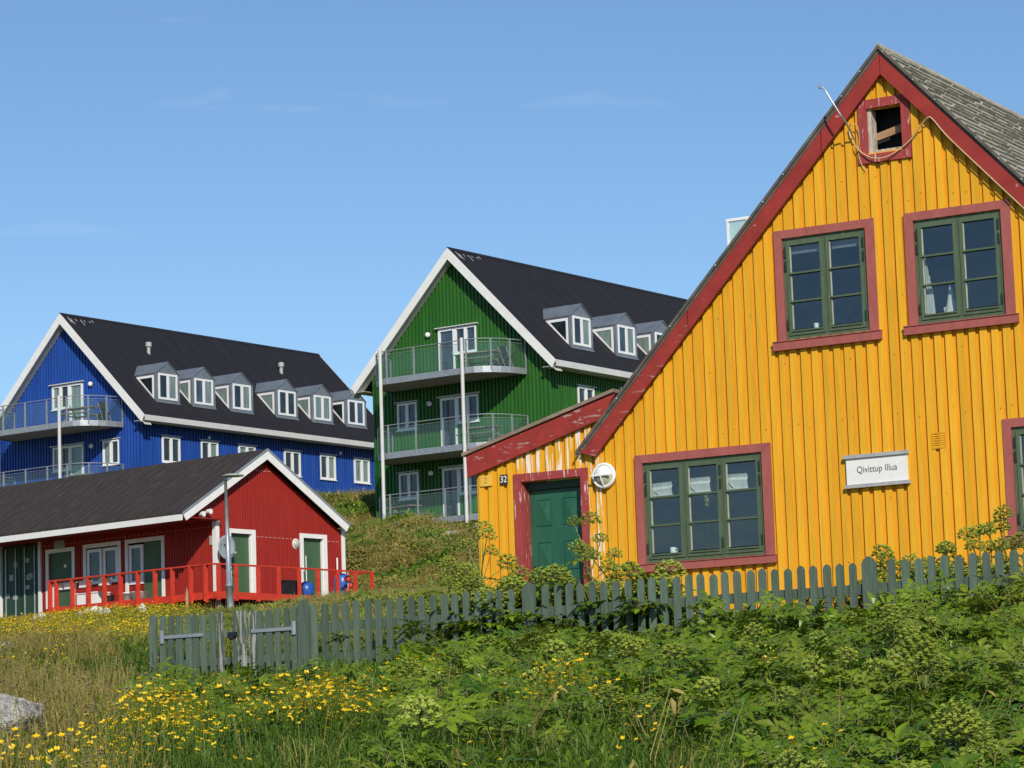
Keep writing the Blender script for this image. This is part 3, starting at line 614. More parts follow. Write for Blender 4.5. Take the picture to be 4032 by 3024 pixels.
        MB().box(min(a, c_) - .12, max(b, d_) + .1, -.17, 0, zt + .03, zt + .07).build('drip_board', WGREY, dd)
        far_window(hh, c_ + .002, d_, zw, zt, 'g', pane=dpanes, lintel=False, split=2)
        if lv > 0:
            q = mxr(-3.24, -2.2); far_window(hh, q[0], q[1], [0, E - 1.78, E - 4.70][lv], [0, E - .64, E - 3.60][lv], 'g', pane=dpanes)
    for i, (a, b) in enumerate(sidewins): far_window(hh, a, b, E - 1.72, E - .52, 's', pane=[(PDARK, PDARK), (PDARK, PPALE), (PPALE, PPALE)][i % 3], X=Wd)
    for i, v0 in enumerate((sidewins[0][1] + 2.0, sidewins[-1][0] - 1.1)) if len(sidewins) > 2 else []:
        MB().box(Wd + .051, Wd + .10, v0 - .07, v0 + .07, E - .42, E - .28).build('vent_cap', WFR, hh)
    # dormers
    Xf = Wd - .10
    def rz_(x): return AP - sl * x
    for i, v0 in enumerate(dormers):
        v1 = v0 + 1.28; m = MB(); zb, ze, zp = E + 1.10, E + 2.46, E + 3.0
        a, b = v0 - .14, v1 + .14; vc = (a + b) / 2
        def xr(z): return (AP - z) / sl     # x where main roof reaches z
        # front frame around the window
        m.box(Xf - .06, Xf, a, v0, zb, ze).box(Xf - .06, Xf, v1, b, zb, ze).box(Xf - .06, Xf, v0, v1, zb, E + 1.22)
        m.prism([(a, ze), (b, ze), (vc, zp)], Xf - .06, Xf, 'x')
        # gabled top running back into the roof
        for s, q in ((0, a), (1, b)):
            e = -.05 if s == 0 else .05
            m.quad((Xf + .04, q + e, ze - .03), (Xf + .04, vc, zp + .02), (xr(zp + .02), vc, zp + .02), (xr(ze - .03), q + e, ze - .03))
            m.quad((Xf + .04, q + e, ze - .03), (xr(ze - .03), q + e, ze - .03), (xr(ze - .03) - .02, q, ze - .10), (Xf, q, ze - .10))
            m.quad((Xf + .04, q + e, ze - .06), (Xf + .04, vc, zp - .02), (Xf + .04, vc, zp + .02), (Xf + .04, q + e, ze - .03))
            # flashing at foot of cheek
            m.box(Xf - .10, Xf + .012, q - .03, q + .03, zb - .04, ze - .05)
        m.box(Xf - .06, Xf + .10, a, b, zb - .06, zb)
        dm = m.build('dormer', ZINC, hh)
        fwn = MB(); f = .10; X0, X1 = Xf - .03, Xf + .03; z0, z1 = E + 1.22, ze - .02
        fwn.box(X0, X1, v0, v0 + f, z0, z1).box(X0, X1, v1 - f, v1, z0, z1).box(X0, X1, v0 + f, v1 - f, z1 - f, z1).box(X0, X1, v0 + f, v1 - f, z0, z0 + f).box(X0, X1, (v0 + v1) / 2 - .08, (v0 + v1) / 2 + .08, z0 + f, z1 - f)
        fwn.build('window_frame', WFR, dm)
        pp = [(PDARK, PPALE), (PBLUE, PPALE), (PDARK, PPALE), (PDARK, PDARK), (PPALE, PPALE), (PDARK, PBLUE)][i % 6]
        MB().box(Xf - .02, Xf, v0 + f, (v0 + v1) / 2 - .08, z0 + f, z1 - f).build('pane', pp[0], dm); MB().box(Xf - .02, Xf, (v0 + v1) / 2 + .08, v1 - f, z0 + f, z1 - f).build('pane', pp[1], dm)
        # triangular glazed cheeks: poly in x,z
        for q, s in ((a, -1), (b, 1)):
            A, B, D = (Xf - .12, zb + .06), (Xf - .12, ze - .12), (xr(ze - .12), ze - .12)
            c0 = ((A[0] + B[0] + D[0]) / 3, (A[1] + B[1] + D[1]) / 3); kk = .72
            I_ = [(c0[0] + (p[0] - c0[0]) * kk, c0[1] + (p[1] - c0[1]) * kk) for p in (A, B, D)]
            m = MB(); y0, y1 = (q - .03, q + .02) if s < 0 else (q - .02, q + .03)
            O3 = [A, B, D]
            for j in range(3):
                j2 = (j + 1) % 3; m.prism([O3[j], O3[j2], I_[j2], I_[j]], y0, y1)
            m.build('cheek_frame', WFR, dm)
            MB().prism(I_, q - .006, q + .006).build('cheek_pane', PDARK if i in (0, 5) else PPALE, dm)
    for v0 in vents:
        x0 = 3.0 * .0 + 1.62; m = MB(); zz = rz_(x0)
        m.lathe([(.09, -.1), (.09, .30), (.15, .30), (.15, .48), (.11, .52), (0, .52)], 12, (x0, v0, zz)); m.build('vent_pipe', GREYP, hh, smooth=False)
    # wall lamps
    for (x, z) in ((-1.49, E + 2.1), (-1.5, E - .8), (-1.53, E - 3.72))[:floors]:
        lp = MB().lathe([(0, .02), (.14, .02), (.17, 0)], 14, (sgn * x, -.05, z), 'y').build('lamp', BLACK, hh)
        MB().lathe([(.12, .02), (.11, .08), (.06, .13), (0, .14)], 12, (sgn * x, -.05, z), 'y').build('bowl', CERAM, lp, smooth=True)
    # balconies
    D = 2.2; xc = 2.05; xe = 3.5
    def outline(n=7):
        pts = [(-xe, .052)]
        for k in range(1, n): t = math.pi / 2 * k / n; pts.append((-xc - (xe - xc) * math.cos(t), D * math.sin(t)))
        pts += [(-xc, D), (xc, D)]
        for k in range(n - 1, 0, -1): t = math.pi / 2 * k / n; pts.append((xc + (xe - xc) * math.cos(t), D * math.sin(t)))
        pts.append((xe, .052)); return pts
    ol = outline()
    for lv in range(floors):
        zt = [E + .10, E - 3.0, E - 5.88][lv]
        bl = MB().prism([(x, -o) for x, o in ol][::-1], zt - .20, zt, 'z').build('balcony', paint('balcony_slab', (0.30, 0.28, 0.26), rough=0.8, var=.08), hh)
        m = MB()
        for (xa, oa), (xb, ob) in zip(ol, ol[1:]):
            d_ = Vector((xb - xa, ob - oa)); n_ = Vector((-d_.y, d_.x)).normalized() * .03
            m.quad((xa + n_.x, -(oa + n_.y), zt - .23), (xb + n_.x, -(ob + n_.y), zt - .23), (xb + n_.x, -(ob + n_.y), zt + .03), (xa + n_.x, -(oa + n_.y), zt + .03))
            m.quad((xa + n_.x, -(oa + n_.y), zt + .03), (xb + n_.x, -(ob + n_.y), zt + .03), (xb, -ob, zt + .03), (xa, -oa, zt + .03))
            m.quad((xa + n_.x, -(oa + n_.y), zt - .23), (xb + n_.x, -(ob + n_.y), zt - .23), (xb, -ob, zt - .23), (xa, -oa, zt - .23))
        m.build('edge_channel', GALV, bl)
        path = [(x, -o) for x, o in ol]
        m = MB().tube([(x, y, zt + 1.16) for x, y in path], .022, 6); m.tube([(x, y, zt + 1.02) for x, y in path], .012, 5); m.build('handrail', GALV, bl)
        pl = [(-xe, .06), ol[4], (-.62, D), (.78, D), ol[11], ol[13], (xe, .06), (-xc, D), (xc, D)]
        m = MB()
        for (x, o) in pl: m.box(x - .022, x + .022, -o - .05, -o + .02, zt - .15, zt + 1.15)
        m.build('balusters', GALV, bl)
        segs = [ol[0:3], ol[2:5], ol[4:8], [ol[7], (-.62, D)], [(-.62, D), (.78, D)], [(.78, D), ol[8]], ol[8:12], ol[11:14], ol[13:16]]
        for sgm in segs:
            if len(sgm) < 2: continue
            m = MB()
            for (xa, oa), (xb, ob) in zip(sgm, sgm[1:]): m.quad((xa, -oa + .01, zt + .08), (xb, -ob + .01, zt + .08), (xb, -ob + .01, zt + .98), (xa, -oa + .01, zt + .98))
            m.build('glass_panel', BGLASS, bl)
    for x in ((-2.3, 1.92) if not mirror else (-2.62, 1.68)):
        MB().tube([(x, -D - .12, zbase - 1.4), (x, -D - .12, E + 1.33)], .075, 10).build('column', WGREY, hh)
    return hh
def hh_world(O, az, x, off, z): c_, s_ = math.cos(az), math.sin(az); return (O[0] + x * c_ + off * s_, O[1] + x * s_ - off * c_, z)
GA, BA = R(-35.574), R(-35.921)
GO = (1.38656 - 4.42 * math.cos(GA), 118 - 4.42 * math.sin(GA)); BO = (-17.1038 - 4.47 * math.cos(BA), 133 - 4.47 * math.sin(BA))
hill_house('green_house', 'tall green gabled house with white bargeboards, balconies and black roof in the middle', GO, GA, 17.30, GRN, GRNb, False, 17.6,
           [2.01, 5.36, 8.26, 11.3, 14.2], [(2.0, 3.2), (5.4, 6.6), (8.3, 9.5), (11.4, 12.6), (14.3, 15.5)], [], 3, (PBLUE, PBLUE), 11.2)
hill_house('blue_house', 'long blue gabled house with white bargeboards and six roof dormers at left', BO, BA, 17.65, BLU, BLUb, True, 17.85,
           [1.33, 3.80, 6.5, 9.81, 12.5, 15.13], [(1.38, 2.58), (4.02, 5.22), (6.68, 7.88), (10.0, 11.2), (12.68, 13.88), (15.35, 16.55)], [3.75, 13.4], 3, (PPALE, PDARK), 12.0)
# picnic tables on the balconies
def picnic(O, az, x, off, z, lab, rz=0.0):
    t = thing('picnic_table', lab, 'table', hh_world(O, az, x, off, z), az + rz, group='picnic tables on the balconies'); BASE[t.name] = 0
    MB().box(-.8, .8, -.32, .32, .72, .76).build('tabletop', WOODG, t)
    for s in (-1, 1): MB().box(-.8, .8, s * .62 - .12, s * .62 + .12, .42, .46).build('bench', WOODG, t)
    for s in (-.6, .6):
        m = MB(); 
        for q in (-1, 1): m.tube([(s, q * .15, .72), (s, q * .6, 0)], .04, 4)
        m.tube([(s, -.68, .40), (s, .68, .40)], .035, 4); m.build('leg', WOODG, t)
picnic(GO, GA, 1.9, 1.0, 17.41, 'wooden picnic table on the top balcony of the green house', 0.2)
picnic(GO, GA, 1.9, 1.1, 14.31, 'wooden picnic table on the middle balcony of the green house', 0.15)
picnic(GO, GA, -2.3, 1.0, 11.43, 'wooden picnic table on the lowest balcony of the green house', -0.2)
picnic(BO, BA, 1.8, 1.0, 17.76, 'wooden picnic table on the upper balcony of the blue house', 0.15)
picnic(BO, BA, 1.8, 1.0, 14.66, 'wooden picnic table on the lower balcony of the blue house', 0.15)
def chair(O, az, x, off, z, lab, rz):
    t = thing('folding_chair', lab, 'chair', hh_world(O, az, x, off, z), az + rz, group='folding chairs on the balconies'); BASE[t.name] = 0
    MB().box(-.2, .2, -.2, .2, .43, .46).build('seat', BLACK, t); MB().prism([(.2, .6), (.22, .6), (.34, 1.0), (.32, 1.0)], -.2, .2, 'x').build('backrest', BLACK, t)
    for s in (-.2, .2):
        m = MB().tube([(s, -.25, 0), (s, .3, .95)], .014, 5); m.build('leg', GALV, t); MB().tube([(s, .28, 0), (s, -.2, .45)], .014, 5).build('leg', GALV, t)
chair(GO, GA, 2.9, .6, 17.41, 'dark folding chair at right end of the green top balcony', 1.2)
chair(BO, BA, 2.9, .6, 17.76, 'dark folding chair at right end of the blue upper balcony', 1.2)
# glass-topped tower far behind the yellow roof
tw = thing('glass_tower', 'pale glass tower block just showing over the yellow house roof', 'tower', (15.6, 172.0, 16.7), R(-30)); BASE[tw.name] = 0
MB().box(-2.6, 2.6, 0, 5, -2, 16.6).build('core', WGREY, tw)
for i in range(4):
    for j in range(5): MB().box(-2.6 + i * 1.3 + .06, -2.6 + (i + 1) * 1.3 - .06, -.12, -.05, 15.5 - j * 1.9 , 17.2 - j * 1.9).build('pane', paint('tower_glass', (0.42, 0.60, 0.62), rough=0.1, bump=0), tw)
m = MB()
for i in range(5): m.box(-2.6 + i * 1.3 - .06, -2.6 + i * 1.3 + .06, -.2, -.0, -2, 17.4)
for j in range(6): m.box(-2.7, 2.7, -.21, .0, 17.25 - j * 1.9, 17.42 - j * 1.9)
m.build('mullions', WFR, tw)

# ------------------------------------------------------------------ red house
RO = (-10.0847, 98.0); RA = R(50.214); RB = 6.6
rh = thing('red_house', 'long low red house with black roof and a bright red deck railing', 'house', (RO[0], RO[1], RB), RA)
def rtop(x): return 12.09 - .594 * abs(x - 2.19) - .25
d1 = (.66, 1.66, 7.2, 9.22); d2 = (4.16, 5.17, 7.2, 9.22)
wall_mesh(0, 6.2, rtop, 6.4, [d1, d2], 0, .12, extra=[2.19]).build('wall', REDu, rh)
battens(0, 6.2, rtop, 6.9, [(.5, 1.84, 7.2, 9.33), (3.98, 5.33, 7.2, 9.33)], .125, .085, -.022, -.001).build('cladding_boards', RED, rh, kind='stuff')
for i, (a, b, z0_, z1_) in enumerate((d1, d2)):
    o = MB().box(a, b, .10, .14, z0_, z1_).build('door_panel', DKG, rh)
    MB().box(a + .06, a + .12, .06, .099, 8.05, 8.2).build('handle', GALV, o)
    for (p, q) in ((a - .16, a), (b, b + .17)): MB().box(p, q, -.05, -.0, z0_, z1_ + .15).build('trim', WHITE, rh)
    MB().box(a + .001, b - .001, -.048, 0, z1_, z1_ + .149).build('trim', WHITE, rh)
    MB().box(b - .03, b, .001, .1, z0_, z1_).build('trim', WHITE, rh)
# side wall towards the left
Ls = 20.0
sw = {'door': (7.18, 8.42, 7.2, 9.15), 'wa': (4.80, 6.45, 7.9, 9.17), 'wb': (2.63, 4.30, 7.2, 9.17)}
wall_mesh(.121, 8.8, lambda v: 9.95, 6.4, list(sw.values()), 0, .12, axis='x').build('wall', REDu, rh)
battens(.0, 8.78, lambda v: 9.95, 6.9, list(sw.values()), .125, .085, -.022, -.001, axis='x').build('cladding_boards', RED, rh, kind='stuff')
wall_mesh(8.801, Ls, lambda v: 9.95, 6.4, [], .10, .22, axis='x').build('wall', CONT, rh)
wall_mesh(.0, Ls, lambda v: 9.6, 6.4, [], 6.08, 6.2, axis='x').build('wall', REDu, rh)
def side_trim(a, b, z0_, z1_, mat=WHITE, t=.14):
    MB().box(-.05, 0, a - t, b + t, z1_, z1_ + t).build('trim', mat, rh); MB().box(-.048, 0, a - t, a, z0_, z1_).build('trim', mat, rh); MB().box(-.048, 0, b, b + t, z0_, z1_).build('trim', mat, rh)
for nme, (a, b, z0_, z1_) in sw.items(): side_trim(a, b, z0_, z1_)
o = MB().box(.05, .09, 7.18, 8.42, 7.2, 9.15).build('door_panel', DKG, rh); MB().box(.03, .049, 7.55, 7.67, 8.6, 8.72).build('notice', WHITE, o)
def white_win(a, b, z0_, z1_):
    m = MB(); f = .11; m.box(-.02, .06, a, a + f, z0_, z1_).box(-.02, .06, b - f, b, z0_, z1_).box(-.02, .06, a + f, b - f, z1_ - f, z1_).box(-.02, .06, a + f, b - f, z0_, z0_ + f)
    o = m.build('window', WFR, rh); MB().box(.02, .04, a + f, b - f, z0_ + f, z1_ - f).build('pane', PDARK, o)
white_win(4.84, 5.58, 7.9, 9.12); white_win(5.66, 6.41, 7.9, 9.12); white_win(3.58, 4.26, 7.75, 9.10)
MB().box(.03, .07, 2.63, 3.56, 7.2, 9.17).build('door_panel', DKG, rh)
MB().box(.02, .06, 3.58, 4.28, 7.2, 7.74).build('door_panel', REDu, rh)
MB().box(-.06, .10, -.06, -.02 + .14, 7.1, 9.595).build('corner_post', WHITE, rh); MB().box(6.08, 6.24, -.06, -.023, 7.1, 9.68).build('corner_post', WHITE, rh)
for v in (8.82, 11.0): MB().box(-.06, .12, v, v + .13, 6.9, 9.7).build('corner_post', WHITE, rh)
# dark green container doors under the eave
for i, (a, b) in enumerate(((8.98, 9.95), (10.0, 10.97), (11.2, 12.2), (12.25, 13.25))):
    o = MB().box(.03, .09, a, b, 6.9, 9.55).build('container_door', CONT, rh)
    for q in (a + .22, b - .22): MB().tube([(.0, q, 6.95), (.0, q, 9.5)], .028, 6).build('lock_rod', GALV, o)
    r_ = random.Random(i)
    for _ in range(4):
        zz = 7.5 + r_.random() * 1.7; yy = a + .15 + r_.random() * .5; MB().box(.015, .029, yy, yy + .14 + r_.random() * .1, zz, zz + .12 + r_.random() * .12).build('notice', GREYP, o)
# meter box, bracket holes line (dashes)
MB().box(-.08, -.0225, 7.54, 8.06, 9.30, 9.57).build('meter_box', paint('grey_box', (0.42, 0.43, 0.42)), rh)
DASH = paint('dash_pink', (0.58, 0.28, 0.24))
m = MB(); v = .25
while v < 8.6:
    if not any(a - .15 < v < b + .15 for a, b in ()): m.box(-.026, -.0225, v, v + .12, 9.415, 9.435)
    v += .23
m.build('nail_strip', DASH, rh)
m = MB()
for a, b, z in ((1.7, 2.75, 11.45 - .03), (1.9, 3.65, 9.15), (5.4, 6.05, 9.15)):
    v = a
    while v < b - .1: m.box(v, v + .13, -.027, -.0225, z - .01, z + .012); v += .2
m.build('nail_strip', DASH, rh)
# roof
RT = 4.0; RAP = 12.09
m = MB()
for s in (1, -1):
    p = [(2.19, RAP + .06), (2.19 + s * RT, RAP + .06 - .594 * RT), (2.19 + s * RT, RAP - .04 - .594 * RT), (2.19, RAP - .04)]
    m.prism(p if s > 0 else p[::-1], -.30, Ls + .3)
rr = m.build('roof', ROOFR, rh)
m = MB(); nr = Vector((-.594, 0, 1)).normalized(); v = .4
while v < Ls:
    a = Vector((2.1, v, RAP + .06 - .053)); b = Vector((2.19 - RT + .02, v, RAP + .06 - .594 * (RT - .02))); n_ = nr * .022
    m.quad(a + n_, a + n_ + Vector((0, .06, 0)), b + n_ + Vector((0, .06, 0)), b + n_); m.quad(a, a + n_, b + n_, b); m.quad(a + Vector((0, .06, 0)), b + Vector((0, .06, 0)), b + n_ + Vector((0, .06, 0)), a + n_ + Vector((0, .06, 0))); v += .5
m.build('felt_seams', ROOFR, rr)
for s in (1, -1):
    p = [(2.19, RAP), (2.19 + s * (RT + .01), RAP - .594 * (RT + .01)), (2.19 + s * (RT - .14), RAP - .594 * (RT - .14) - .30), (2.19, RAP - .30)]
    MB().prism(p if s > 0 else p[::-1], -.33, -.301).build('bargeboard', WHITE, rh)
    p = [(2.19, RAP + .075), (2.19 + s * (RT + .05), RAP + .075 - .594 * (RT + .05)), (2.19 + s * (RT + .05), RAP + .005 - .594 * (RT + .05)), (2.19, RAP + .005)]
    MB().prism(p if s > 0 else p[::-1], -.36, -.331).build('verge_trim', GALV, rh)
MB().box(2.19 - RT - .03, 2.19 - RT - .001, -.30, Ls + .3, 9.50, 9.70).build('eave_fascia', WHITE, rh)
MB().prism([(-1.77, 9.645), (0, 9.645), (0, rtop(0) + .02), (-1.77, rtop(-1.77) + .02)], -.02, .05).build('wall', RED, rh)
MB().box(2.19 - RT, -.001, -.29, Ls, 9.60, 9.64).build('soffit', REDu, rh)
def rw(u, off, z): c_, s_ = math.cos(RA), math.sin(RA); return (RO[0] + u * c_ + off * s_, RO[1] + u * s_ - off * c_, z)
def rloc(x, y, z): c_, s_ = math.cos(RA), math.sin(RA); return (RO[0] + x * c_ - y * s_, RO[1] + x * s_ + y * c_, z)
# deck with railing: outside edge at x=-1.75 and y=-1.75
dk = thing('deck', 'raised red timber deck with open railing round the red house', 'deck', (RO[0], RO[1], RB), RA)
EX = -1.78; EY = -1.78; XR = 5.65; YR = 6.3; dt = 7.02
MB().box(EX, XR, EY, -.03, dt - .05, dt).box(EX, -.07, -.03, YR, dt - .05, dt).build('floorboards', WOODG, dk)
MB().box(EX - .03, XR, EY - .04, EY - .001, dt - .20, dt + .03).build('fascia', REDR, dk); MB().box(EX - .04, EX - .001, EY, YR, dt - .20, dt + .03).build('fascia', REDR, dk)
MB().box(EX - .06, XR + .05, EY - .07, EY + .05, dt + .90, dt + .95).build('handrail', REDR, dk)
MB().box(EX - .17, EX + .05, EY + .051, YR + .05, dt + .901, dt + .95).build('handrail', REDR, dk)
MB().box(XR - .05, XR + .05, EY + .052, -.1, dt + .90, dt + .95).build('handrail', REDR, dk)
xs_ = [EX, -.0 - 1.0 + .03, .05, 1.02, 2.0, 2.89, 3.88, 4.75, XR - .06]
for x_ in xs_: MB().box(x_ - .03, x_ + .13, EY - .085, EY - .041, dt - .26, dt + .90).build('post', REDR, dk)
for y_ in (-1.43, -.73, .14, .97, 1.8, 2.65, 3.44, 4.25, 5.06, 5.88, 6.2): MB().prism([(EX - .20, dt + .90), (EX - .041, dt + .90), (EX - .041, dt - .30), (EX - .12, dt - .34), (EX - .20, dt - .26)], y_ - .03, y_ + .03).build('post', REDR, dk)
for x_ in (-1.6, 1.5, 4.5): MB().box(x_, x_ + .12, EY + .1, EY + .22, 5.6, dt - .06).build('leg', WOODG, dk)
for y_ in (1.0, 4.0): MB().box(EX + .1, EX + .22, y_, y_ + .12, 5.6, dt - .06).build('leg', WOODG, dk)
MB().box(EX - .03, EX + .09, YR + .06, YR + .14, 5.9, dt + .95).build('end_post', WOOD, dk)
MB().box(EX - .03, EX + .12, YR - .20, YR - .08, dt - .3, dt + .72).build('end_panel', WHITE, dk)
# dish, bulkhead lamp, spotlight
ds = thing('satellite_dish', 'round grey satellite dish by the corner of the red house behind the lamp post', 'satellite dish', rloc(.12, -.14, 8.27), RA); BASE[ds.name] = 0
MB().lathe([(0, .0), (.2, .01), (.33, .035), (.41, .065), (.41, .075), (.32, .05), (0, .012)], 28, (0, -.18, .41), 'y').build('reflector', DISH, ds, smooth=True)
MB().tube([(0, .14, .36), (0, -.18, .40)], .03, 6).build('wall_bracket', GALV, ds)
MB().tube([(0.02, -.19, .03), (.03, -.55, .20)], .014, 5).tube([(-.10, -.20, .52), (-.02, -.24, .42)], .02, 5).tube([(-.04, -.24, .30), (.04, -.24, .42)], .02, 5).build('feed_arm', BLACK, ds)
MB().lathe([(0, .13), (.04, .12), (.05, 0), (0, 0)], 8, (.03, -.52, .20), 'y').build('receiver', GREYP, ds)
lo = thing('oval_wall_lamp', 'oval white bulkhead lamp left of the right green door on the red gable', 'lamp', rloc(3.81, -.022, 8.82), RA); BASE[lo.name] = 0
MB().lathe([(0, .02), (.17, .02), (.185, 0)], 18, (0, 0, .17), 'y').build('housing', CERAM, lo); MB().lathe([(.155, .021), (.13, .07), (.07, .10), (0, .11)], 16, (0, 0, .17), 'y').build('bowl', paint('frosted_bowl', (0.5, 0.5, 0.36)), lo, smooth=True)
sp = thing('spotlight', 'white twin spotlight under the left end of the red gable', 'lamp', rloc(-.75, -.1, 9.60), RA); BASE[sp.name] = 0
MB().box(-.06, .06, -.08, .08, .05, .2).build('mount', CERAM, sp)
for s in (-.1, .22): MB().lathe([(0, .2), (.09, .2), (.075, 0), (0, 0)], 12, (s, -.02, .26 if s > 0 else .16), 'y').build('lamp_head', CERAM, sp)
o = MB().box(-.012, 0, .12, .26, 8.8, 9.1).build('notice_sign', GREYP, None, dz=0); o.location = rloc(-.045, 0, 0); o.rotation_euler = (0, 0, RA); tag(o, 'small white notice beside the corner post of the red house', 'sign')

# things on the deck
def deckthing(name, lab, cat, x, y, z=dt, rz=0, group=None):
    t = thing(name, lab, cat, rloc(x, y, z), RA + rz, group); BASE[t.name] = 0; return t
t = deckthing('storage_crate', 'black crate on the deck between the two green doors', 'crate', 2.15, -1.2)
MB().box(-.27, .27, -.2, .2, 0, .5).build('body', BLACK, t); MB().box(-.29, .29, -.22, .22, .501, .56).build('lid', BLACK, t)
t = deckthing('sack', 'blue and black full sack beside the black crate on the deck', 'sack', 2.95, -1.2)
MB().lathe([(0, 0), (.2, .02), (.27, .15), (.27, .35), (.2, .5), (.08, .56), (0, .56)], 12, (.1, 0, 0)).build('bag', BLUEP, t, smooth=True); MB().lathe([(0, 0), (.16, .02), (.2, .2), (.16, .46), (0, .5)], 10, (-.16, .1, 0)).build('bag', BLACK, t, smooth=True)
t = deckthing('water_barrel', 'bright blue plastic barrel at the right end of the deck', 'barrel', 5.15, -.9)
MB().lathe([(0, 0), (.22, 0), (.27, .08), (.29, .3), (.27, .42), (.29, .55), (.27, .8), (.2, .88), (0, .88)], 16).build('drum', BLUEP, t, smooth=True); MB().lathe([(.10, .881), (.10, .93), (0, .93)], 10).build('cap', BLACK, t)
t = deckthing('fishing_floats', 'red and pink floats hanging beside the blue barrel', 'float', 4.75, -1.55)
for a, b, c_ in ((0, .68, .13), (.12, .45, .10), (-.02, .28, .10)): MB().lathe([(0, -c_), (c_ * .7, -c_ * .7), (c_, 0), (c_ * .7, c_ * .7), (0, c_)], 10, (a, 0, b)).build('float', REDR, t, smooth=True)
MB().tube([(0, 0, .95), (0, 0, .2)], .012, 4).build('rope', CLOTH, t)
t = deckthing('broom', 'long white handled mop leaning by the right green door', 'broom', 3.75, -.35)
MB().tube([(-.12, -.3, 1.5), (.1, -.1, .1)], .02, 6).build('handle', CERAM, t); MB().lathe([(0, .5), (.05, .45), (.11, .1), (.12, 0), (0, 0)], 10, (.13, -.1, 0)).build('mop_head', CLOTH, t)
o = MB().tube([(0, 0, 0), (0.01, 0, 1.55)], .03, 6).build('white_stake', WHITE, None); o.location = rloc(5.65, -.2, dt + .0); tag(o, 'thin white stick standing against the wall right of the doors', 'stick')
t = deckthing('wash_basin', 'stacked white plastic basins on the deck behind the left railing', 'basin', -1.2, 3.1)
MB().lathe([(0, 0), (.2, 0), (.28, .3), (.31, .3), (.31, .33), (.26, .33), (.19, .03), (0, .03)], 16).build('bowl', CERAM, t, smooth=True); MB().lathe([(0, .02), (.2, .02), (.32, .26), (.34, .27), (.3, .28), (0, .1)], 16, (.0, -.6, .05)).build('bowl', CERAM, t, smooth=True)
t = deckthing('white_tub', 'white fish tub on the deck at left', 'tub', -1.2, 4.8)
MB().box(-.3, .3, -.5, .5, 0, .42).build('body', CERAM, t); MB().box(-.33, .33, -.53, .53, .421, .46).build('rim', CERAM, t)
t = thing('white_boat_hull', 'pale grey upturned dinghy lying below the left end of the deck', 'boat', rloc(-2.6, 5.6, gz1(*rloc(-2.6, 5.6, 0)[:2]) + .02), RA + R(95)); BASE[t.name] = 0
m = MB(); sec = []
for k in range(9):
    u = k / 8; wv = .55 * math.sin(math.pi * min(u * .75 + .25, 1)) ** .6 + .02; h = .5 - .05 * u
    sec.append([(-1.2 + 2.6 * u, wv * math.cos(a), h * max(math.sin(a), 0) ** .7) for a in [math.pi * j / 8 for j in range(9)]])
for r_ in sec: m.v += r_
for k in range(8):
    for j in range(8): m.f.append((k * 9 + j, k * 9 + j + 1, (k + 1) * 9 + j + 1, (k + 1) * 9 + j))
m.f.append(tuple(range(9))); m.f.append(tuple(range(80, 71, -1))); m.build('hull', paint('hull_pale', (0.62, 0.62, 0.58), rough=.4), t, smooth=True); MB().box(-1.1, 1.3, -.02, .02, .46, .53).build('keel', GREYP, t)
t = deckthing('black_bucket', 'black bucket behind the railing between the basins and the tub', 'bucket', -1.3, 3.85)
MB().lathe([(0, 0), (.13, 0), (.17, .3), (.15, .3), (.12, .02), (0, .02)], 12).build('pail', BLACK, t); MB().tube([(-.16, 0, .29), (0, -.02, .40), (.16, 0, .29)], .008, 4).build('handle', GALV, t)
for i, (v, lab) in enumerate(((5.45, 'second'), (4.7, 'third'), (3.7, 'rightmost'), (6.05, 'leftmost'))):
    t = deckthing('planter_box', '%s white planter box hooked on the left railing' % lab, 'planter', EX + .13, v, dt + .62, group='white planter boxes on the railing')
    MB().box(-.07, .07, -.24, .24, 0, .2).build('trough', CERAM, t); MB().box(-.085, .085, -.26, .26, .201, .23).build('rim', CERAM, t)

# lamp post
LP = (-7.90, 80.0); lz = gz1(*LP)
lp = thing('lamp_post', 'tapered grey lamp post with flat head in front of the red house', 'lamp post', (LP[0], LP[1], lz)); BASE[lp.name] = 0
MB().tube([(.05, 0, -.2), (.0, 0, 6.05 - lz)], .10, 12, .095).build('lower_pole', GALV, lp, smooth=True); MB().tube([(.0, 0, 6.05 - lz), (-.045, 0, 9.0 - lz)], .078, 12, .04).build('upper_pole', GALV, lp, smooth=True)
MB().lathe([(.096, -.03), (.105, 0), (.08, .04)], 12, (0, 0, 6.05 - lz)).build('collar', GALV, lp)
MB().lathe([(0, .05), (.2, .045), (.30, .01), (.30, -.015), (0, -.02)], 16, (.17, 0, 9.06 - lz)).build('lamp_head', GREYP, lp); MB().tube([(-.045, 0, 8.95 - lz), (-.02, 0, 9.04 - lz)], .05, 6).build('neck', GALV, lp)
o = MB().box(-.035, .035, -.035, .035, -.3, 1.15).prism([(-.035, 1.15), (.035, 1.15), (0, 1.35)], -.035, .035).build('wooden_stake', WOOD, None)
o.location = (-8.6, 76, gz1(-8.6, 76)); o.scale = (1, 1, 1); o.location.z = 5.55 - 1.15 + .0; tag(o, 'bare wooden stake standing left of the lamp post', 'stake')

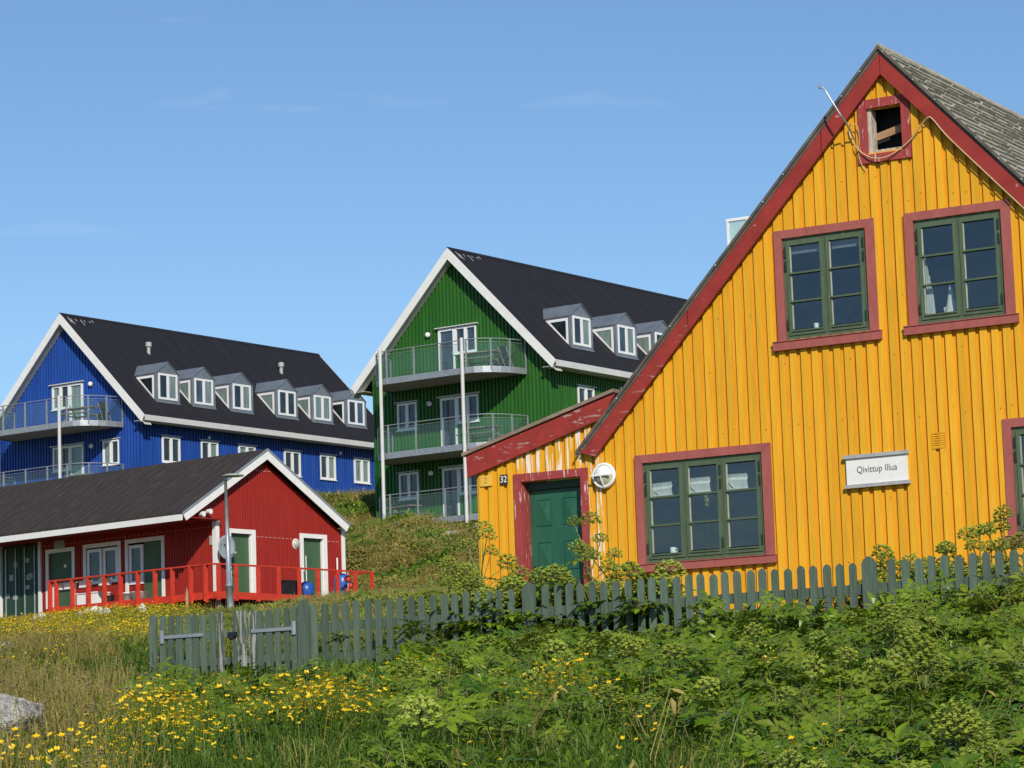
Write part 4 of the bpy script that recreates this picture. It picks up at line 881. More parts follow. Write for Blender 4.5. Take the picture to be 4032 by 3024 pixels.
# ------------------------------------------------------------------ picket fence and gate
FO = (3.7214, 31.0); FA = R(-30.4)
fe = thing('picket_fence', 'dark green picket fence running in front of the yellow house', 'fence', (FO[0], FO[1], 1.4), FA); BASE[fe.name] = 0
def picket(x, w_, top, bot, mat, parent, y0=-.012, y1=.012, name='picket'):
    h = w_ / 2; ln = rnd.uniform(-.012, .012)
    poly = [(x - h + ln * .3, bot), (x + h + ln * .3, bot), (x + h + ln, top - h * 1.0), (x + h * .72 + ln, top - h * .42), (x + ln, top), (x - h * .72 + ln, top - h * .42), (x - h + ln, top - h * 1.0)]
    return MB().prism(poly, y0, y1).build(name, mat, parent)
BZ = 1.4
u = -7.12
while u < 4.6:
    if not any(abs(u - p) < .10 for p in (-4.19, 0.0, 3.0)):
        j = (u - 1.0) * 0; picket(u, .086 + rnd.uniform(-.004, .004), 2.375 - BZ + rnd.uniform(-.012, .014), 1.62 - BZ + rnd.uniform(-.06, .03), FENCE, fe, -.013 + rnd.uniform(-.003, .003), .010)
    u += .1503
for x_ in (-7.27, -4.19, 0.0, 3.0):
    picket(x_, .16, 2.43 - BZ, 1.4 - BZ - .3, FENCE, fe, -.03, .012, 'post')
for z0_, z1_ in ((2.03, 2.14), (1.68, 1.78)):
    MB().box(-7.25, 4.7, .013, .045, z0_ - BZ, z1_ - BZ).build('rail', FENCE, fe)
def gate(u0, u1, hinge_u, lab, peel):
    g = thing('fence_gate', lab, 'gate', (FO[0] + u0 * math.cos(FA), FO[1] + u0 * math.sin(FA), 1.5), FA, group='leaves of the picket gate'); BASE[g.name] = 0
    x = .06; k = 0
    while x < u1 - u0:
        wd = rnd.choice((.075, .085, .10)); mt = FENCEP if (u0 + x > peel[0] and u0 + x < peel[1]) else FENCE
        picket(x, wd, 2.36 - 1.5 + rnd.uniform(-.02, .012), 1.44 - 1.5 + rnd.uniform(-.10, .06), mt, g, -.012 + rnd.uniform(-.004, .004), .012); x += .124 + rnd.uniform(-.012, .012)
    for z_ in (2.04, 1.72): MB().box(.0, u1 - u0 - .02, .013, .045, z_ - 1.5, z_ + .09 - 1.5).build('rail', FENCE, g)
    hu = hinge_u - u0; s = 1 if hu < .5 else -1
    h_ = MB().box(min(hu, hu + s * .62), max(hu, hu + s * .62), -.028, -.018, 2.075 - 1.5, 2.115 - 1.5).build('strap_hinge', GALV, g)
    MB().box(hu - .03, hu + .03, -.030, -.0285, 2.02 - 1.5, 2.18 - 1.5).tube([(hu, -.03, 2.02 - 1.5), (hu, -.03, 2.18 - 1.5)], .012, 6).build('hinge_plate', GALV, h_)
    return g
picket(-9.50, .10, 2.38 - BZ, 1.3 - BZ, FENCE, fe, -.03, .02, 'post')
gate(-9.42, -8.36, -9.35, 'left leaf of the dark green picket gate with grey strap hinge', (-8.5, -8.3))
g2 = gate(-8.33, -7.36, -7.40, 'right leaf of the picket gate with two bare weathered pickets', (-8.3, -8.0))
MB().box(-.02, .10, -.05, -.018, .55, .60).lathe([(0, .03), (.03, .02), (.03, 0)], 8, (.04, -.05, .53), 'y').build('latch', BLACK, g2)

# ------------------------------------------------------------------ rocks
def rock(loc, s, lab, mat=ROCK, seed=0, group=None, sub=3, name='boulder'):
    import bmesh
    bm = bmesh.new(); bmesh.ops.create_icosphere(bm, subdivisions=sub, radius=1)
    r_ = np.random.RandomState(seed); ks = r_.normal(size=(9, 3)) * 1.8; ph = r_.rand(9) * 6.28
    for v in bm.verts:
        p = np.array(v.co); d = 1 + .10 * np.sum(np.sin(ks @ p * 1.2 + ph) / 2.2) + .022 * np.sum(np.sin(ks @ p * 5.1 + ph * 2)) + .010 * np.sum(np.sin(ks @ p[::-1] * 11 + ph)); d = min(d, 1.15); v.co = v.co * d
    me_ = bpy.data.meshes.new(name); bm.to_mesh(me_); bm.free(); me_.materials.append(mat)
    for p in me_.polygons: p.use_smooth = mat is WROCK
    o = bpy.data.objects.new(name, me_); C.objects.link(o); o.location = loc; o.scale = s; o.rotation_euler = (0, 0, seed * 1.3); tag(o, lab, 'rock', group); return o
rock((-3.80, 21, .58), (.44, .45, .30), 'grey lichened boulder at the lower left edge', seed=2, sub=5)
rock((-7.1, 40, 2.15), (.34, .4, .24), 'grey rock at the left edge in the meadow', seed=5)

# ------------------------------------------------------------------ vegetation prototypes
class PM:
    def __init__(s): s.v = []; s.f = []; s.m = []
    def face(s, pts, m): n = len(s.v); s.v += [tuple(p) for p in pts]; s.f.append(tuple(range(n, n + len(pts)))); s.m.append(m)
    def leaflet(s, p, d, side, L, W, m, droop=.2):
        d = d.normalized(); side = side.normalized(); nn = d.cross(side)
        if nn.z < 0: nn = -nn
        a = p; mid = p + d * L * .45 - nn * L * .02; tip = p + d * L - nn * L * droop
        l = p + d * L * .38 + side * W * .5 + nn * W * .14; r = p + d * L * .38 - side * W * .5 + nn * W * .14
        l2 = p + d * L * .72 + side * W * .33 + nn * W * .02 - nn * L * droop * .4; r2 = p + d * L * .72 - side * W * .33 + nn * W * .02 - nn * L * droop * .4
        n = len(s.v); s.v += [tuple(q) for q in (a, mid, tip, l, r, l2, r2)]
        for f in ((0, 1, 3), (0, 4, 1), (3, 1, 5), (4, 6, 1), (5, 1, 2), (6, 2, 1)): s.f.append(tuple(n + i for i in f)); s.m.append(m)
    def strip(s, pts, wv, m):
        n = len(s.v); k = len(pts)
        for i, p in enumerate(pts): 
            w_ = wv * (1 - i / (k - 1)) ** .7; s.v.append(tuple(p[0] + w_)); s.v.append(tuple(p[0] - w_)) if False else None
    def stalk(s, pts, r, m, r1=None):
        b = MB().tube(pts, r, 4, r1=r1 if r1 is not None else r * .6, cap=False); n = len(s.v); s.v += b.v; s.f += [tuple(n + i for i in f) for f in b.f]; s.m += [m] * len(b.f)
    def blob(s, c, r, m):
        n = len(s.v); j = [rnd.uniform(.8, 1.2) for _ in range(6)]
        s.v += [(c[0] + r * j[0], c[1], c[2]), (c[0], c[1] + r * j[1], c[2]), (c[0] - r * j[2], c[1], c[2]), (c[0], c[1] - r * j[3], c[2]), (c[0], c[1], c[2] + r * j[4] * .8), (c[0], c[1], c[2] - r * .7)]
        for f in ((0, 1, 4), (1, 2, 4), (2, 3, 4), (3, 0, 4), (1, 0, 5), (2, 1, 5), (3, 2, 5), (0, 3, 5)): s.f.append(tuple(n + i for i in f)); s.m.append(m)
    def mesh(s, name, mats):
        me_ = bpy.data.meshes.new(name); me_.from_pydata(s.v, [], s.f)
        for m in mats: me_.materials.append(m)
        me_.polygons.foreach_set('material_index', s.m); me_.update(); return me_
def V(*a): return Vector(a)
def compound_leaf(pm, base, az, Lp, el, size, m, ms):
    d = V(math.cos(az) * math.cos(el), math.sin(az) * math.cos(el), math.sin(el)); top = base + d * Lp
    pm.stalk([base, base + d * Lp * .5 + V(0, 0, .01), top], .006, ms)
    fl = V(math.cos(az), math.sin(az), rnd.uniform(-.35, .35)).normalized(); sd_ = V(-math.sin(az), math.cos(az), rnd.uniform(-.25, .25)).normalized()
    for bi in (-1, 0, 1):
        br = (fl * (1 if bi == 0 else .62) + sd_ * .8 * bi).normalized(); bl = size * (1.15 if bi == 0 else .85); bs = (sd_ if bi == 0 else (sd_ * .6 - fl * .8 * bi)).normalized()
        q0 = top; n = 2
        pm.stalk([q0, q0 + br * bl], .003, ms)
        for i in range(n):
            q = q0 + br * bl * (.35 + .4 * i)
            for s_ in (-1, 1):
                dd = (br * .55 + bs * s_ + V(0, 0, rnd.uniform(-.2, .25))).normalized(); pm.leaflet(q, dd, dd.cross(V(rnd.uniform(-.3, .3), rnd.uniform(-.3, .3), 1)), size * rnd.uniform(.55, .8), size * rnd.uniform(.22, .34), m, rnd.uniform(.0, .3))
        dd = (br + V(0, 0, rnd.uniform(-.2, .1))).normalized(); pm.leaflet(q0 + br * bl * .85, dd, dd.cross(V(rnd.uniform(-.3, .3), 0, 1)), size * rnd.uniform(.75, 1.0), size * .45, m, rnd.uniform(.1, .4))
def clump_mesh(name, n, size, h, mats, umbels=0):
    pm = PM()
    for i in range(n):
        az = 6.283 * i / n + rnd.uniform(-.4, .4); el = rnd.uniform(.45, 1.35)
        compound_leaf(pm, V(rnd.uniform(-.05, .05), rnd.uniform(-.05, .05), 0), az, h * rnd.uniform(.6, 1.1), el, size * rnd.uniform(.8, 1.2), 0, 1)
    for i in range(umbels):
        umbel(pm, V(rnd.uniform(-.12, .12), rnd.uniform(-.12, .12), 0), h * rnd.uniform(.95, 1.25), rnd.uniform(.06, .095), 2, 1)
    return pm.mesh(name, mats)
def umbel(pm, base, h, r, mu, ms, rays=26, lean=None):
    lean = lean or V(rnd.uniform(-.12, .12), rnd.uniform(-.12, .12), 1); top = base + lean.normalized() * h
    pm.stalk([base, base + (top - base) * .5, top], .008, ms)
    for k in range(rays):
        u = (k + .5) / rays; ph = k * 2.39996; th = math.acos(1 - u * 1.25); rr = r * rnd.uniform(.88, 1.08)
        d = V(math.sin(th) * math.cos(ph), math.sin(th) * math.sin(ph), math.cos(th)); e = top + d * rr
        pm.stalk([top, e], .0022, ms); pm.blob(e, r * .20, mu)
        for j in range(3):
            o = V(rnd.uniform(-1, 1), rnd.uniform(-1, 1), rnd.uniform(-.3, 1)) * r * .17; pm.blob(e + o, r * .11, mu)
def grass_mesh(name, n, h, wd, spread, mats, seed_heads=0, lean=.5, mi=0):
    pm = PM()
    for i in range(n):
        a = rnd.uniform(0, 6.283); b = V(rnd.uniform(-spread, spread), rnd.uniform(-spread, spread), 0); hh_ = h * rnd.uniform(.55, 1.1); o = V(math.cos(a), math.sin(a), 0); s_ = V(-math.sin(a), math.cos(a), 0) * wd * rnd.uniform(.6, 1.1)
        l = lean * rnd.uniform(.2, 1.2); P = [b, b + o * hh_ * l * .25 + V(0, 0, hh_ * .5), b + o * hh_ * l * .6 + V(0, 0, hh_ * .85), b + o * hh_ * l * 1.1 + V(0, 0, hh_ * .95)]
        n0 = len(pm.v)
        for p, w_ in zip(P[:3], (.8, 1, .7)): pm.v += [tuple(p + s_ * w_), tuple(p - s_ * w_)]
        pm.v.append(tuple(P[3])); 
        for f in ((0, 1, 3, 2), (2, 3, 5, 4), (4, 5, 6)): pm.f.append(tuple(n0 + k for k in f)); pm.m.append(mi)
    for i in range(seed_heads):
        b = V(rnd.uniform(-spread, spread), rnd.uniform(-spread, spread), 0); t = b + V(rnd.uniform(-.1, .1), rnd.uniform(-.1, .1), h * rnd.uniform(.9, 1.35)); pm.stalk([b, t], .003, mi)
        for k in range(3): pm.blob(t + V(rnd.uniform(-.006, .006), rnd.uniform(-.006, .006), -.03 * k), .0075, 1)
    return pm.mesh(name, mats)
def flower_mesh(name, n, mats):
    pm = PM()
    for i in range(n):
        b = V(rnd.uniform(-.16, .16), rnd.uniform(-.16, .16), 0); t = b + V(rnd.uniform(-.06, .06), rnd.uniform(-.06, .06), rnd.uniform(.36, .56)); pm.stalk([b, t], .003, 1)
        tl = V(rnd.uniform(-.5, .5), rnd.uniform(-.9, .3), 1).normalized(); a = tl.cross(V(1, 0, 0)).normalized(); c_ = tl.cross(a); R_ = rnd.uniform(.011, .020)
        for k in range(5):
            th = k * 1.2566; d = a * math.cos(th) + c_ * math.sin(th); s_ = a * -math.sin(th) + c_ * math.cos(th)
            pm.face([t, t + d * R_ * .7 + s_ * R_ * .55 + tl * .004, t + d * R_ * 1.1 + tl * .010, t + d * R_ * .7 - s_ * R_ * .55 + tl * .004], 0)
        pm.blob(t + tl * .004, .005, 0)
        for k in range(2):
            q = b + (t - b) * rnd.uniform(.2, .7); az = rnd.uniform(0, 6.28); d = V(math.cos(az), math.sin(az), .4); pm.leaflet(q, d, d.cross(V(0, 0, 1)), .05, .018, 1)
    return pm.mesh(name, mats)
def dandelion_mesh(name, n, mats):
    pm = PM()
    for i in range(n):
        b = V(rnd.uniform(-.2, .2), rnd.uniform(-.2, .2), 0); t = b + V(rnd.uniform(-.06, .06), rnd.uniform(-.06, .06), rnd.uniform(.3, .55)); pm.stalk([b, t], .0035, 1)
        for k in range(10):
            d = V(rnd.gauss(0, 1), rnd.gauss(0, 1), rnd.gauss(0, 1)).normalized() * .014; pm.blob(t + d, .009, 0)
    return pm.mesh(name, mats)
def heath_mesh(name, n, h, mats):
    pm = PM()
    for i in range(n):
        b = V(rnd.gauss(0, .22), rnd.gauss(0, .22), rnd.uniform(0, h)); az = rnd.uniform(0, 6.28); d = V(math.cos(az), math.sin(az), rnd.uniform(-.1, 1.2)); L_ = rnd.uniform(.09, .2)
        pm.leaflet(b, d, d.cross(V(0, 0, 1)), L_, L_ * .45, 0 if rnd.random() < .75 else 1)
    return pm.mesh(name, mats)
def proto(name, me_): return bpy.data.objects.new(name, me_)
def scatter(name, protos, P, rot, scl, idx, kind_label=None):
    """one stuff object: points carrying instances of the prototypes"""
    me_ = bpy.data.meshes.new(name); me_.from_pydata([tuple(p) for p in P], [], [])
    a = me_.attributes.new('rot', 'FLOAT_VECTOR', 'POINT'); a.data.foreach_set('vector', np.asarray(rot, np.float32).ravel())
    a = me_.attributes.new('scl', 'FLOAT', 'POINT'); a.data.foreach_set('value', np.asarray(scl, np.float32).ravel())
    a = me_.attributes.new('idx', 'INT', 'POINT'); a.data.foreach_set('value', np.asarray(idx, np.int32).ravel())
    o = bpy.data.objects.new(name, me_); C.objects.link(o); o['kind'] = 'stuff'
    ng = bpy.data.node_groups.new(name + '_nodes', 'GeometryNodeTree')
    ng.interface.new_socket('Geometry', in_out='INPUT', socket_type='NodeSocketGeometry'); ng.interface.new_socket('Geometry', in_out='OUTPUT', socket_type='NodeSocketGeometry')
    gi = ng.nodes.new('NodeGroupInput'); go = ng.nodes.new('NodeGroupOutput'); L = ng.links.new
    ip = ng.nodes.new('GeometryNodeInstanceOnPoints'); gt = ng.nodes.new('GeometryNodeGeometryToInstance')
    for pr in reversed(protos):
        oi = ng.nodes.new('GeometryNodeObjectInfo'); oi.inputs[0].default_value = pr; L(oi.outputs['Geometry'], gt.inputs[0])
    def na(n_, t):
        q = ng.nodes.new('GeometryNodeInputNamedAttribute'); q.data_type = t; q.inputs[0].default_value = n_; return q.outputs[0]
    L(gi.outputs[0], ip.inputs['Points']); L(gt.outputs[0], ip.inputs['Instance']); ip.inputs['Pick Instance'].default_value = True
    L(na('idx', 'INT'), ip.inputs['Instance Index']); L(na('scl', 'FLOAT'), ip.inputs['Scale'])
    er = ng.nodes.new('FunctionNodeEulerToRotation'); L(na('rot', 'FLOAT_VECTOR'), er.inputs[0]); L(er.outputs[0], ip.inputs['Rotation'])
    L(ip.outputs[0], go.inputs[0]); md = o.modifiers.new('scatter', 'NODES'); md.node_group = ng; return o
rs = np.random.RandomState(11)
def wedge(n, y0, y1, xl=-.23, xr=.27, pad=1.6):
    """random ground points in a wide band in front of the viewer"""
    y = np.sqrt(rs.uniform(y0 ** 2, y1 ** 2, n)); x = rs.uniform(0, 1, n) * ((xr - xl) * y + 2 * pad) + xl * y - pad; return x, y
def fence_side(x, y):   # >0 on the viewer side of the fence line, metres
    return (x - FO[0]) * math.sin(FA) - (y - FO[1]) * math.cos(FA)
def vnoise(x, y, s, seed):
    r_ = np.random.RandomState(seed); v = 0
    for k in range(6):
        a = r_.rand() * 6.28; f_ = (1 + .5 * k) / s; v = v + np.sin((x * np.cos(a) + y * np.sin(a)) * f_ * 6.28 + r_.rand() * 6.28) / (1 + .5 * k)
    return v / 2.2
def rots(n, t=.15, lean=0.0):
    """random spin; lean is added so leaves face the sun and look brighter"""
    z = rs.uniform(0, 6.28, n); return np.stack([rs.normal(0, t, n) + lean * np.cos(z), rs.normal(0, t, n) - lean * np.sin(z), z], 1)
def leafy(x, y):
    """how leafy (1) or grassy (0) the bank is"""
    fx = 2016 + 11547 * x / y
    v = np.clip((fx - 2300) / 900, 0, 1) + np.clip((y - 20.5) / 2.5, 0, 1) * np.clip((fx - 350) / 500, 0, 1)
    return np.clip(v + .35 * vnoise(x, y, 3.5, 4), 0, 1)

# leafy angelica bed on the bank
cl = [proto('angelica_clump', clump_mesh('angelica_clump', n, s, h, (LEAF, STEMM, UMB), u)) for n, s, h, u in ((16, .10, .36, 0), (18, .085, .42, 0), (13, .125, .36, 0), (15, .09, .42, 1), (14, .085, .38, 2))]
cl += [proto('angelica_clump', clump_mesh('angelica_clump', 10, .10, .42, (LEAFB, STEMM, UMB), 1)), proto('angelica_clump', clump_mesh('angelica_clump', 13, .12, .36, (LEAFB, STEMM, UMB), 0))]
x, y = wedge(20500, 15.0, 41.0); fs = fence_side(x, y); lf = leafy(x, y)
keep = (rs.rand(len(x)) < lf * np.where(fs > 0.25, 1, 0)) & (fs > .25) & ~((x < -4.2) & (y > 33)) & ~((x < -2.6) & (fs < 1.3) & (rs.rand(len(x)) < .9)) & ~((2016 + 11547 * x / y < 520) & (y > 26))
x, y, fs = x[keep], y[keep], fs[keep]; n = len(x)
mound = np.clip(1 - fs / 2.2, 0, 1) * np.clip((x + 1.2) / 2.0, 0, 1) * np.clip(.55 + .6 * vnoise(x, y, 2.6, 9), 0, 1)
sc_ = rs.uniform(.55, 1.12, n) * (1 + .30 * vnoise(x, y, 1.6, 5)) * (1 + .6 * mound) * np.where((fs < 1.2) & (x < -1.4), .75, 1)
pick = np.where((vnoise(x, y, 2.2, 8) > .35) & (rs.rand(n) < .15), rs.choice([3, 4, 5], n), rs.choice([0, 1, 2, 0, 1, 2, 0, 6], n))
scatter('angelica_bed', cl, np.stack([x, y, gz(x, y) - .03], 1), rots(n, .30, .22), sc_, pick)
# dead stalks from last year standing through the bank
def stalk_mesh(name):
    pm = PM()
    for i in range(3):
        b = V(rnd.uniform(-.1, .1), rnd.uniform(-.1, .1), 0); l = V(rnd.uniform(-.35, .35), rnd.uniform(-.2, .2), 0); h = rnd.uniform(.4, .68)
        pm.stalk([b, b + l * .3 + V(0, 0, h * .55), b + l + V(0, 0, h)], .0045, 0)
        if rnd.random() < .5: pm.leaflet(b + l + V(0, 0, h), V(rnd.uniform(-1, 1), -.3, -.6), V(1, .2, 0), .10, .035, 0)
    return pm.mesh(name, (DRY,))
dsp = [proto('dead_stalk', stalk_mesh('dead_stalk')) for _ in range(3)]
xs2, ys2 = wedge(75, 16, 33); k2 = fence_side(xs2, ys2) > .5; xs2, ys2 = xs2[k2], ys2[k2]; n2 = len(xs2)
scatter('dead_stalks', dsp, np.stack([xs2, ys2, gz(xs2, ys2)], 1), rots(n2), rs.uniform(.7, 1.1, n2), rs.randint(0, 3, n2))
# grass on the bank and in the meadow
gr = [proto('grass_tuft', grass_mesh('grass_tuft', 34, .34, .0045, .14, (GRASS,))), proto('grass_tuft', grass_mesh('grass_tuft', 30, .42, .005, .16, (GRASS,), lean=.8)), proto('dry_tuft', grass_mesh('dry_tuft', 34, .50, .0045, .16, (DRY, SEED), 3)),
      proto('broad_tuft', grass_mesh('broad_tuft', 16, .30, .012, .12, (GRASS,), lean=.9))]
x, y = wedge(33000, 14.5, 42.0); fs = fence_side(x, y); lf = leafy(x, y); fx = 2016 + 11547 * x / y
keep = (rs.rand(len(x)) < np.clip(1.15 - lf, .10, 1)) & ((fs > .1) | (fx < 700)) & ~((x < -3.0) & (fs > 0) & (fs < 1.6) & (rs.rand(len(x)) < .6)); x, y, fx = x[keep], y[keep], fx[keep]; n = len(x)
dryp = np.clip((460 - fx) / 400, 0, .25) + .012
pick = np.where(rs.rand(n) < dryp, 2, rs.choice([0, 1, 3], n)); scatter('bank_grass', gr, np.stack([x, y, gz(x, y) - .02], 1), rots(n), rs.uniform(.7, 1.25, n), pick)
# buttercups
fl = [proto('buttercups', flower_mesh('buttercups', k, (FLOW, GRASS))) for k in (7, 10, 5)]
patches = [(-2.6, 21.0, .50, 1.7, 62), (-1.5, 21.9, .62, 1.6, 80), (-2.3, 19.0, .6, 1.0, 24), (-2.7, 17.6, .5, .9, 18), (-.95, 26.6, .35, .6, 9), (.36, 22.8, .36, .45, 20), (.02, 21.8, .12, .5, 3), (1.95, 24.6, .2, .4, 2), (.6, 18.7, .3, .5, 2), (-.35, 17.6, .3, .5, 1), (.75, 16.9, .8, .3, 2)]
X = []; 
for cx, cy, rx_, ry_, k in patches:
    X.append(np.stack([rs.uniform(cx - rx_, cx + rx_, k) * .5 + rs.normal(cx, rx_ * .45, k) * .5, rs.normal(cy, ry_ * .32, k)], 1))
X = np.concatenate(X); n = len(X); scatter('buttercup_patches', fl, np.stack([X[:, 0], X[:, 1], gz(X[:, 0], X[:, 1]) + .06], 1), rots(n), rs.uniform(.85, 1.15, n), rs.randint(0, 3, n))
# seed heads at the lower left
dd_ = [proto('seed_heads', dandelion_mesh('seed_heads', k, (SEED, DRY))) for k in (4, 6)]
x, y = wedge(90, 16, 36, -.20, -.135, .3); n = len(x); scatter('dandelion_clocks', dd_, np.stack([x, y, gz(x, y) + .02], 1), rots(n), rs.uniform(.8, 1.2, n), rs.randint(0, 2, n))
# flowering meadow between fence and the red house, and behind the fence
mf = [proto('meadow_tuft', grass_mesh('meadow_tuft', 26, .42, .008, .25, (GRASS,))), proto('meadow_dry', grass_mesh('meadow_dry', 30, .5, .009, .25, (DRY, SEED), 3)), proto('meadow_flowers', flower_mesh('meadow_flowers', 12, (FLOW, GRASS))),
      proto('meadow_leaf', clump_mesh('meadow_leaf', 8, .12, .36, (LEAFB, STEMM, UMB), 1))]
x, y = wedge(48000, 34, 98, -.22, -.02); fs = fence_side(x, y); keep = ((fs < -.3) | (x < -5.2)) & ~((x > -1.8) & (y < 55)); x, y = x[keep], y[keep]
c_, s_ = math.cos(RA), math.sin(RA); lx = (x - RO[0]) * c_ + (y - RO[1]) * s_; ly = -(x - RO[0]) * s_ + (y - RO[1]) * c_; keep = ~((lx > -2.0) & (ly > -2.0)); x, y = x[keep], y[keep]; n = len(x)
fx = 2016 + 11547 * x / y; nzv = vnoise(x, y, 9, 21)
pf = np.clip((780 - fx) / 300, 0, .62) * np.clip(.8 + nzv, .25, 1) * np.clip((y - 44) / 16, .12, 1); r_ = rs.rand(n); pick = np.where(r_ < pf, 2, np.where(r_ < pf + .07, 1, np.where(r_ < pf + .22, 3, 0)))
scatter('flower_meadow', mf, np.stack([x, y, gz(x, y) - .02], 1), rots(n), rs.uniform(.55, .9, n) * np.where(pick == 2, 1.35, 1), pick)
# low heath on the hill between the houses
ht = [proto('heath', heath_mesh('heath', 46, h, (HEATH, DRY))) for h in (.16, .26)] + [proto('heath_green', heath_mesh('heath_green', 50, .3, (GRASS, LEAF))), proto('heath_dry', grass_mesh('heath_dry', 30, .4, .012, .3, (DRY, SEED), 5))]
x, y = wedge(52000, 56, 150, -.16, .06); keep = (y > 84) | (x > -6); x, y = x[keep], y[keep]
lx = (x - RO[0]) * c_ + (y - RO[1]) * s_; ly = -(x - RO[0]) * s_ + (y - RO[1]) * c_; keep = ~((lx > -2.0) & (ly > -2.6) & (lx < 7.0))
for O_, A_ in ((GO, GA), (BO, BA)):
    ca, sa = math.cos(A_), math.sin(A_); qx = (x - O_[0]) * ca + (y - O_[1]) * sa; qy = -(x - O_[0]) * sa + (y - O_[1]) * ca; keep &= ~((abs(qx) < 4.7) & (qy > -.1) & (qy < 19))
bare = vnoise(x, y, 7, 31); keep &= bare < .62; x, y = x[keep], y[keep]; n = len(x)
g_ = vnoise(x, y, 6, 33); pick = np.where(g_ > .5, 2, rs.choice([0, 1, 2, 0, 3, 3], n)); scatter('hill_heath', ht, np.stack([x, y, gz(x, y)], 1), rots(n, .1, .3), rs.uniform(.5, 1.15, n), pick)
# rocks on the hill
for i, (px_, py_, s_, lab) in enumerate(((-6.5, 115.5, .8, 'pale rock outcrop below the left column of the green house'), (-4.6, 117.0, .6, 'low grey rock in the turf under the lowest green balcony'), (-2.2, 113.6, .8, 'broad grey rock below the right column of the green house'), (-1.1, 112.4, .7, 'grey rock beside the yellow porch fascia on the hilltop'), (-3.4, 101, .5, 'small grey rock half way down the slope beside the yellow house'), (-7.4, 112.5, .9, 'light grey rock just right of the red house eave'))):
    rock((px_, py_, gz1(px_, py_) - .02), (s_ * 1.2, s_ * .9, s_ * .5), lab, seed=20 + i, group='grey rocks on the hillside', sub=2, name='rock')
for i, (px_, lab) in enumerate(((-11.9, 'first from the left'), (-11.7, 'second from the left'), (-10.78, 'third from the left'), (-10.6, 'fourth from the left'), (-10.44, 'tallest, in the middle of the cluster'), (-10.3, 'just right of the tallest'), (-10.12, 'last of the cluster'), (-9.25, 'alone beside the gate'))):
    rock((px_, 72, gz1(px_, 72) + .46), (.10 + .03 * (i % 3), .12, .15 + .05 * (i % 2) + .09 * (i == 4)), 'white stone in the yellow flower meadow, ' + lab, WROCK, seed=50 + i, group='white stones in the meadow', sub=2, name='white_stone')

# single angelica plants standing against the yellow house and along the fence
def angelica(x, y, h, lab, nu=4, nl=11, size=.125, z=None, seed=0):
    rnd.seed(100 + seed)
    t = thing('angelica_plant', lab, 'plant', (x, y, z if z is not None else gz1(x, y)), rnd.uniform(0, 6), group='tall angelica plants by the yellow house'); BASE[t.name] = 0
    pm = PM(); pm.stalk([V(0, 0, 0), V(.02, 0, h * .5), V(0, .02, h * .8)], .016, 0, .011)
    us = []
    for i in range(nu):
        a = 6.28 * i / nu + rnd.uniform(-.5, .5); e = rnd.uniform(.2, .55) if i else .05; L_ = h * rnd.uniform(.22, .36); b = V(0, .01, h * (.80 - .12 * (i % 3) * (i > 0)))
        d = V(math.cos(a) * math.sin(e * 1.6), math.sin(a) * math.sin(e * 1.6), math.cos(e)); q = PM(); tip = b + d * L_; pm.stalk([b, b + d * L_ * .5 + V(0, 0, .01), tip], .008, 0, .006); us.append((tip, rnd.uniform(.085, .125)))
    o = bpy.data.objects.new('stem', pm.mesh('stem', (STEMM,))); C.objects.link(o); o.parent = t
    for tip, r in us:
        q = PM(); umbel(q, tip - V(0, 0, .01), .01, r, 0, 1, rays=24, lean=V(0, 0, 1)); o = bpy.data.objects.new('umbel', q.mesh('umbel', (UMB, STEMM))); C.objects.link(o); o.parent = t
    for i in range(nl):
        q = PM(); compound_leaf(q, V(0, 0, h * (.12 + .62 * i / nl)), rnd.uniform(0, 6.28), h * .18 + .1, rnd.uniform(.3, .9), size, 0, 1)
        o = bpy.data.objects.new('leaf', q.mesh('leaf', (LEAFB, STEMM))); C.objects.link(o); o.parent = t
    return t
def fl_pt(u, back): c_, s_ = math.cos(FA), math.sin(FA); return (FO[0] + u * c_ - back * s_, FO[1] + u * s_ + back * c_)
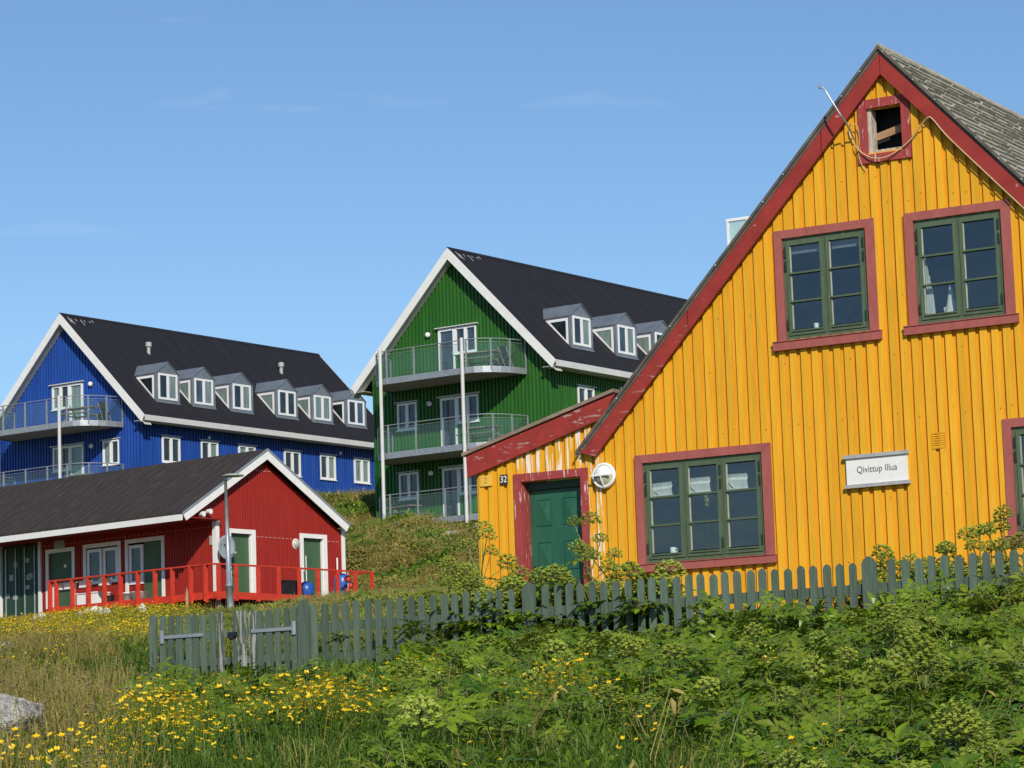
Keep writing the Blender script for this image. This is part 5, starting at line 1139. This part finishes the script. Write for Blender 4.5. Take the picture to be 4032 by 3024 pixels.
AP_ = [(-4.85, 3.0, 1.50, 'left of the yellow house corner'), (-4.45, 2.4, 1.15, 'before the left side of the green door frame'), (-3.85, 1.6, 1.0, 'in front of the green door'), (-3.35, 2.2, 1.55, 'tallest, at the right post of the green door'), (-3.05, 1.5, 1.1, 'right of the green door under the round lamp'),
       (-4.05, 1.2, .9, 'low, in front of the green door'), (-2.45, 1.0, .72, 'under the left end of the wide window'), (.36, 1.3, .86, 'first to the right below the name board'), (.62, 1.0, .75, 'lower one below the grille'), (1.12, 1.3, .88, 'between the grille and the lower right window'), (1.45, 1.2, 1.0, 'left of the lower right window'),
       (1.78, 1.4, 1.15, 'in front of the lower right window'), (-5.35, 3.6, 1.2, 'on the slope left of the yellow house'), (-5.9, 3.2, .8, 'low one on the slope furthest left'), (-5.0, 2.0, .95, 'in front of the yellow house corner')]
for i, (u, b, h, lab) in enumerate(AP_): p = fl_pt(u - .58 * b, b); angelica(p[0], p[1], h, 'green angelica plant with round umbels, ' + lab, seed=i, nu=5 + i % 2, z=1.55 if b < 3 else 1.7)
for i, (x_, y_, h, lab) in enumerate(((2.95, 21.6, .62, 'largest pale umbels at the right of the bank'), (3.15, 24.8, .62, 'near the right edge below the fence'), (2.7, 18.4, .5, 'at the bottom right corner'), (1.0, 26.8, .5, 'in the middle of the bank'), (-1.0, 26.5, .42, 'left of the middle of the bank'))):
    angelica(x_, y_, h, 'angelica plant with green umbels, ' + lab, seed=40 + i, nu=5, nl=4)
# bushy growth behind the fence at the foot of the house
x = rs.uniform(-7, 5.5, 420); b = rs.uniform(.25, 1.6, 420); P = np.array([fl_pt(a - .58 * c, c) for a, c in zip(x, b)])
dens = np.where((x > -5.2) & (x < -2.4), 1, np.where(x > .3, 1, .06)); keep = rs.rand(len(x)) < dens; P = P[keep]; x = x[keep]; n = len(P); scatter('growth_behind_fence', cl, np.stack([P[:, 0], P[:, 1], np.full(n, 1.55)], 1), rots(n), rs.uniform(.9, 1.3, n) * np.where((x > -5) & (x < -2.2), 1.45, 1.15), rs.choice([3, 4, 5, 1], n))
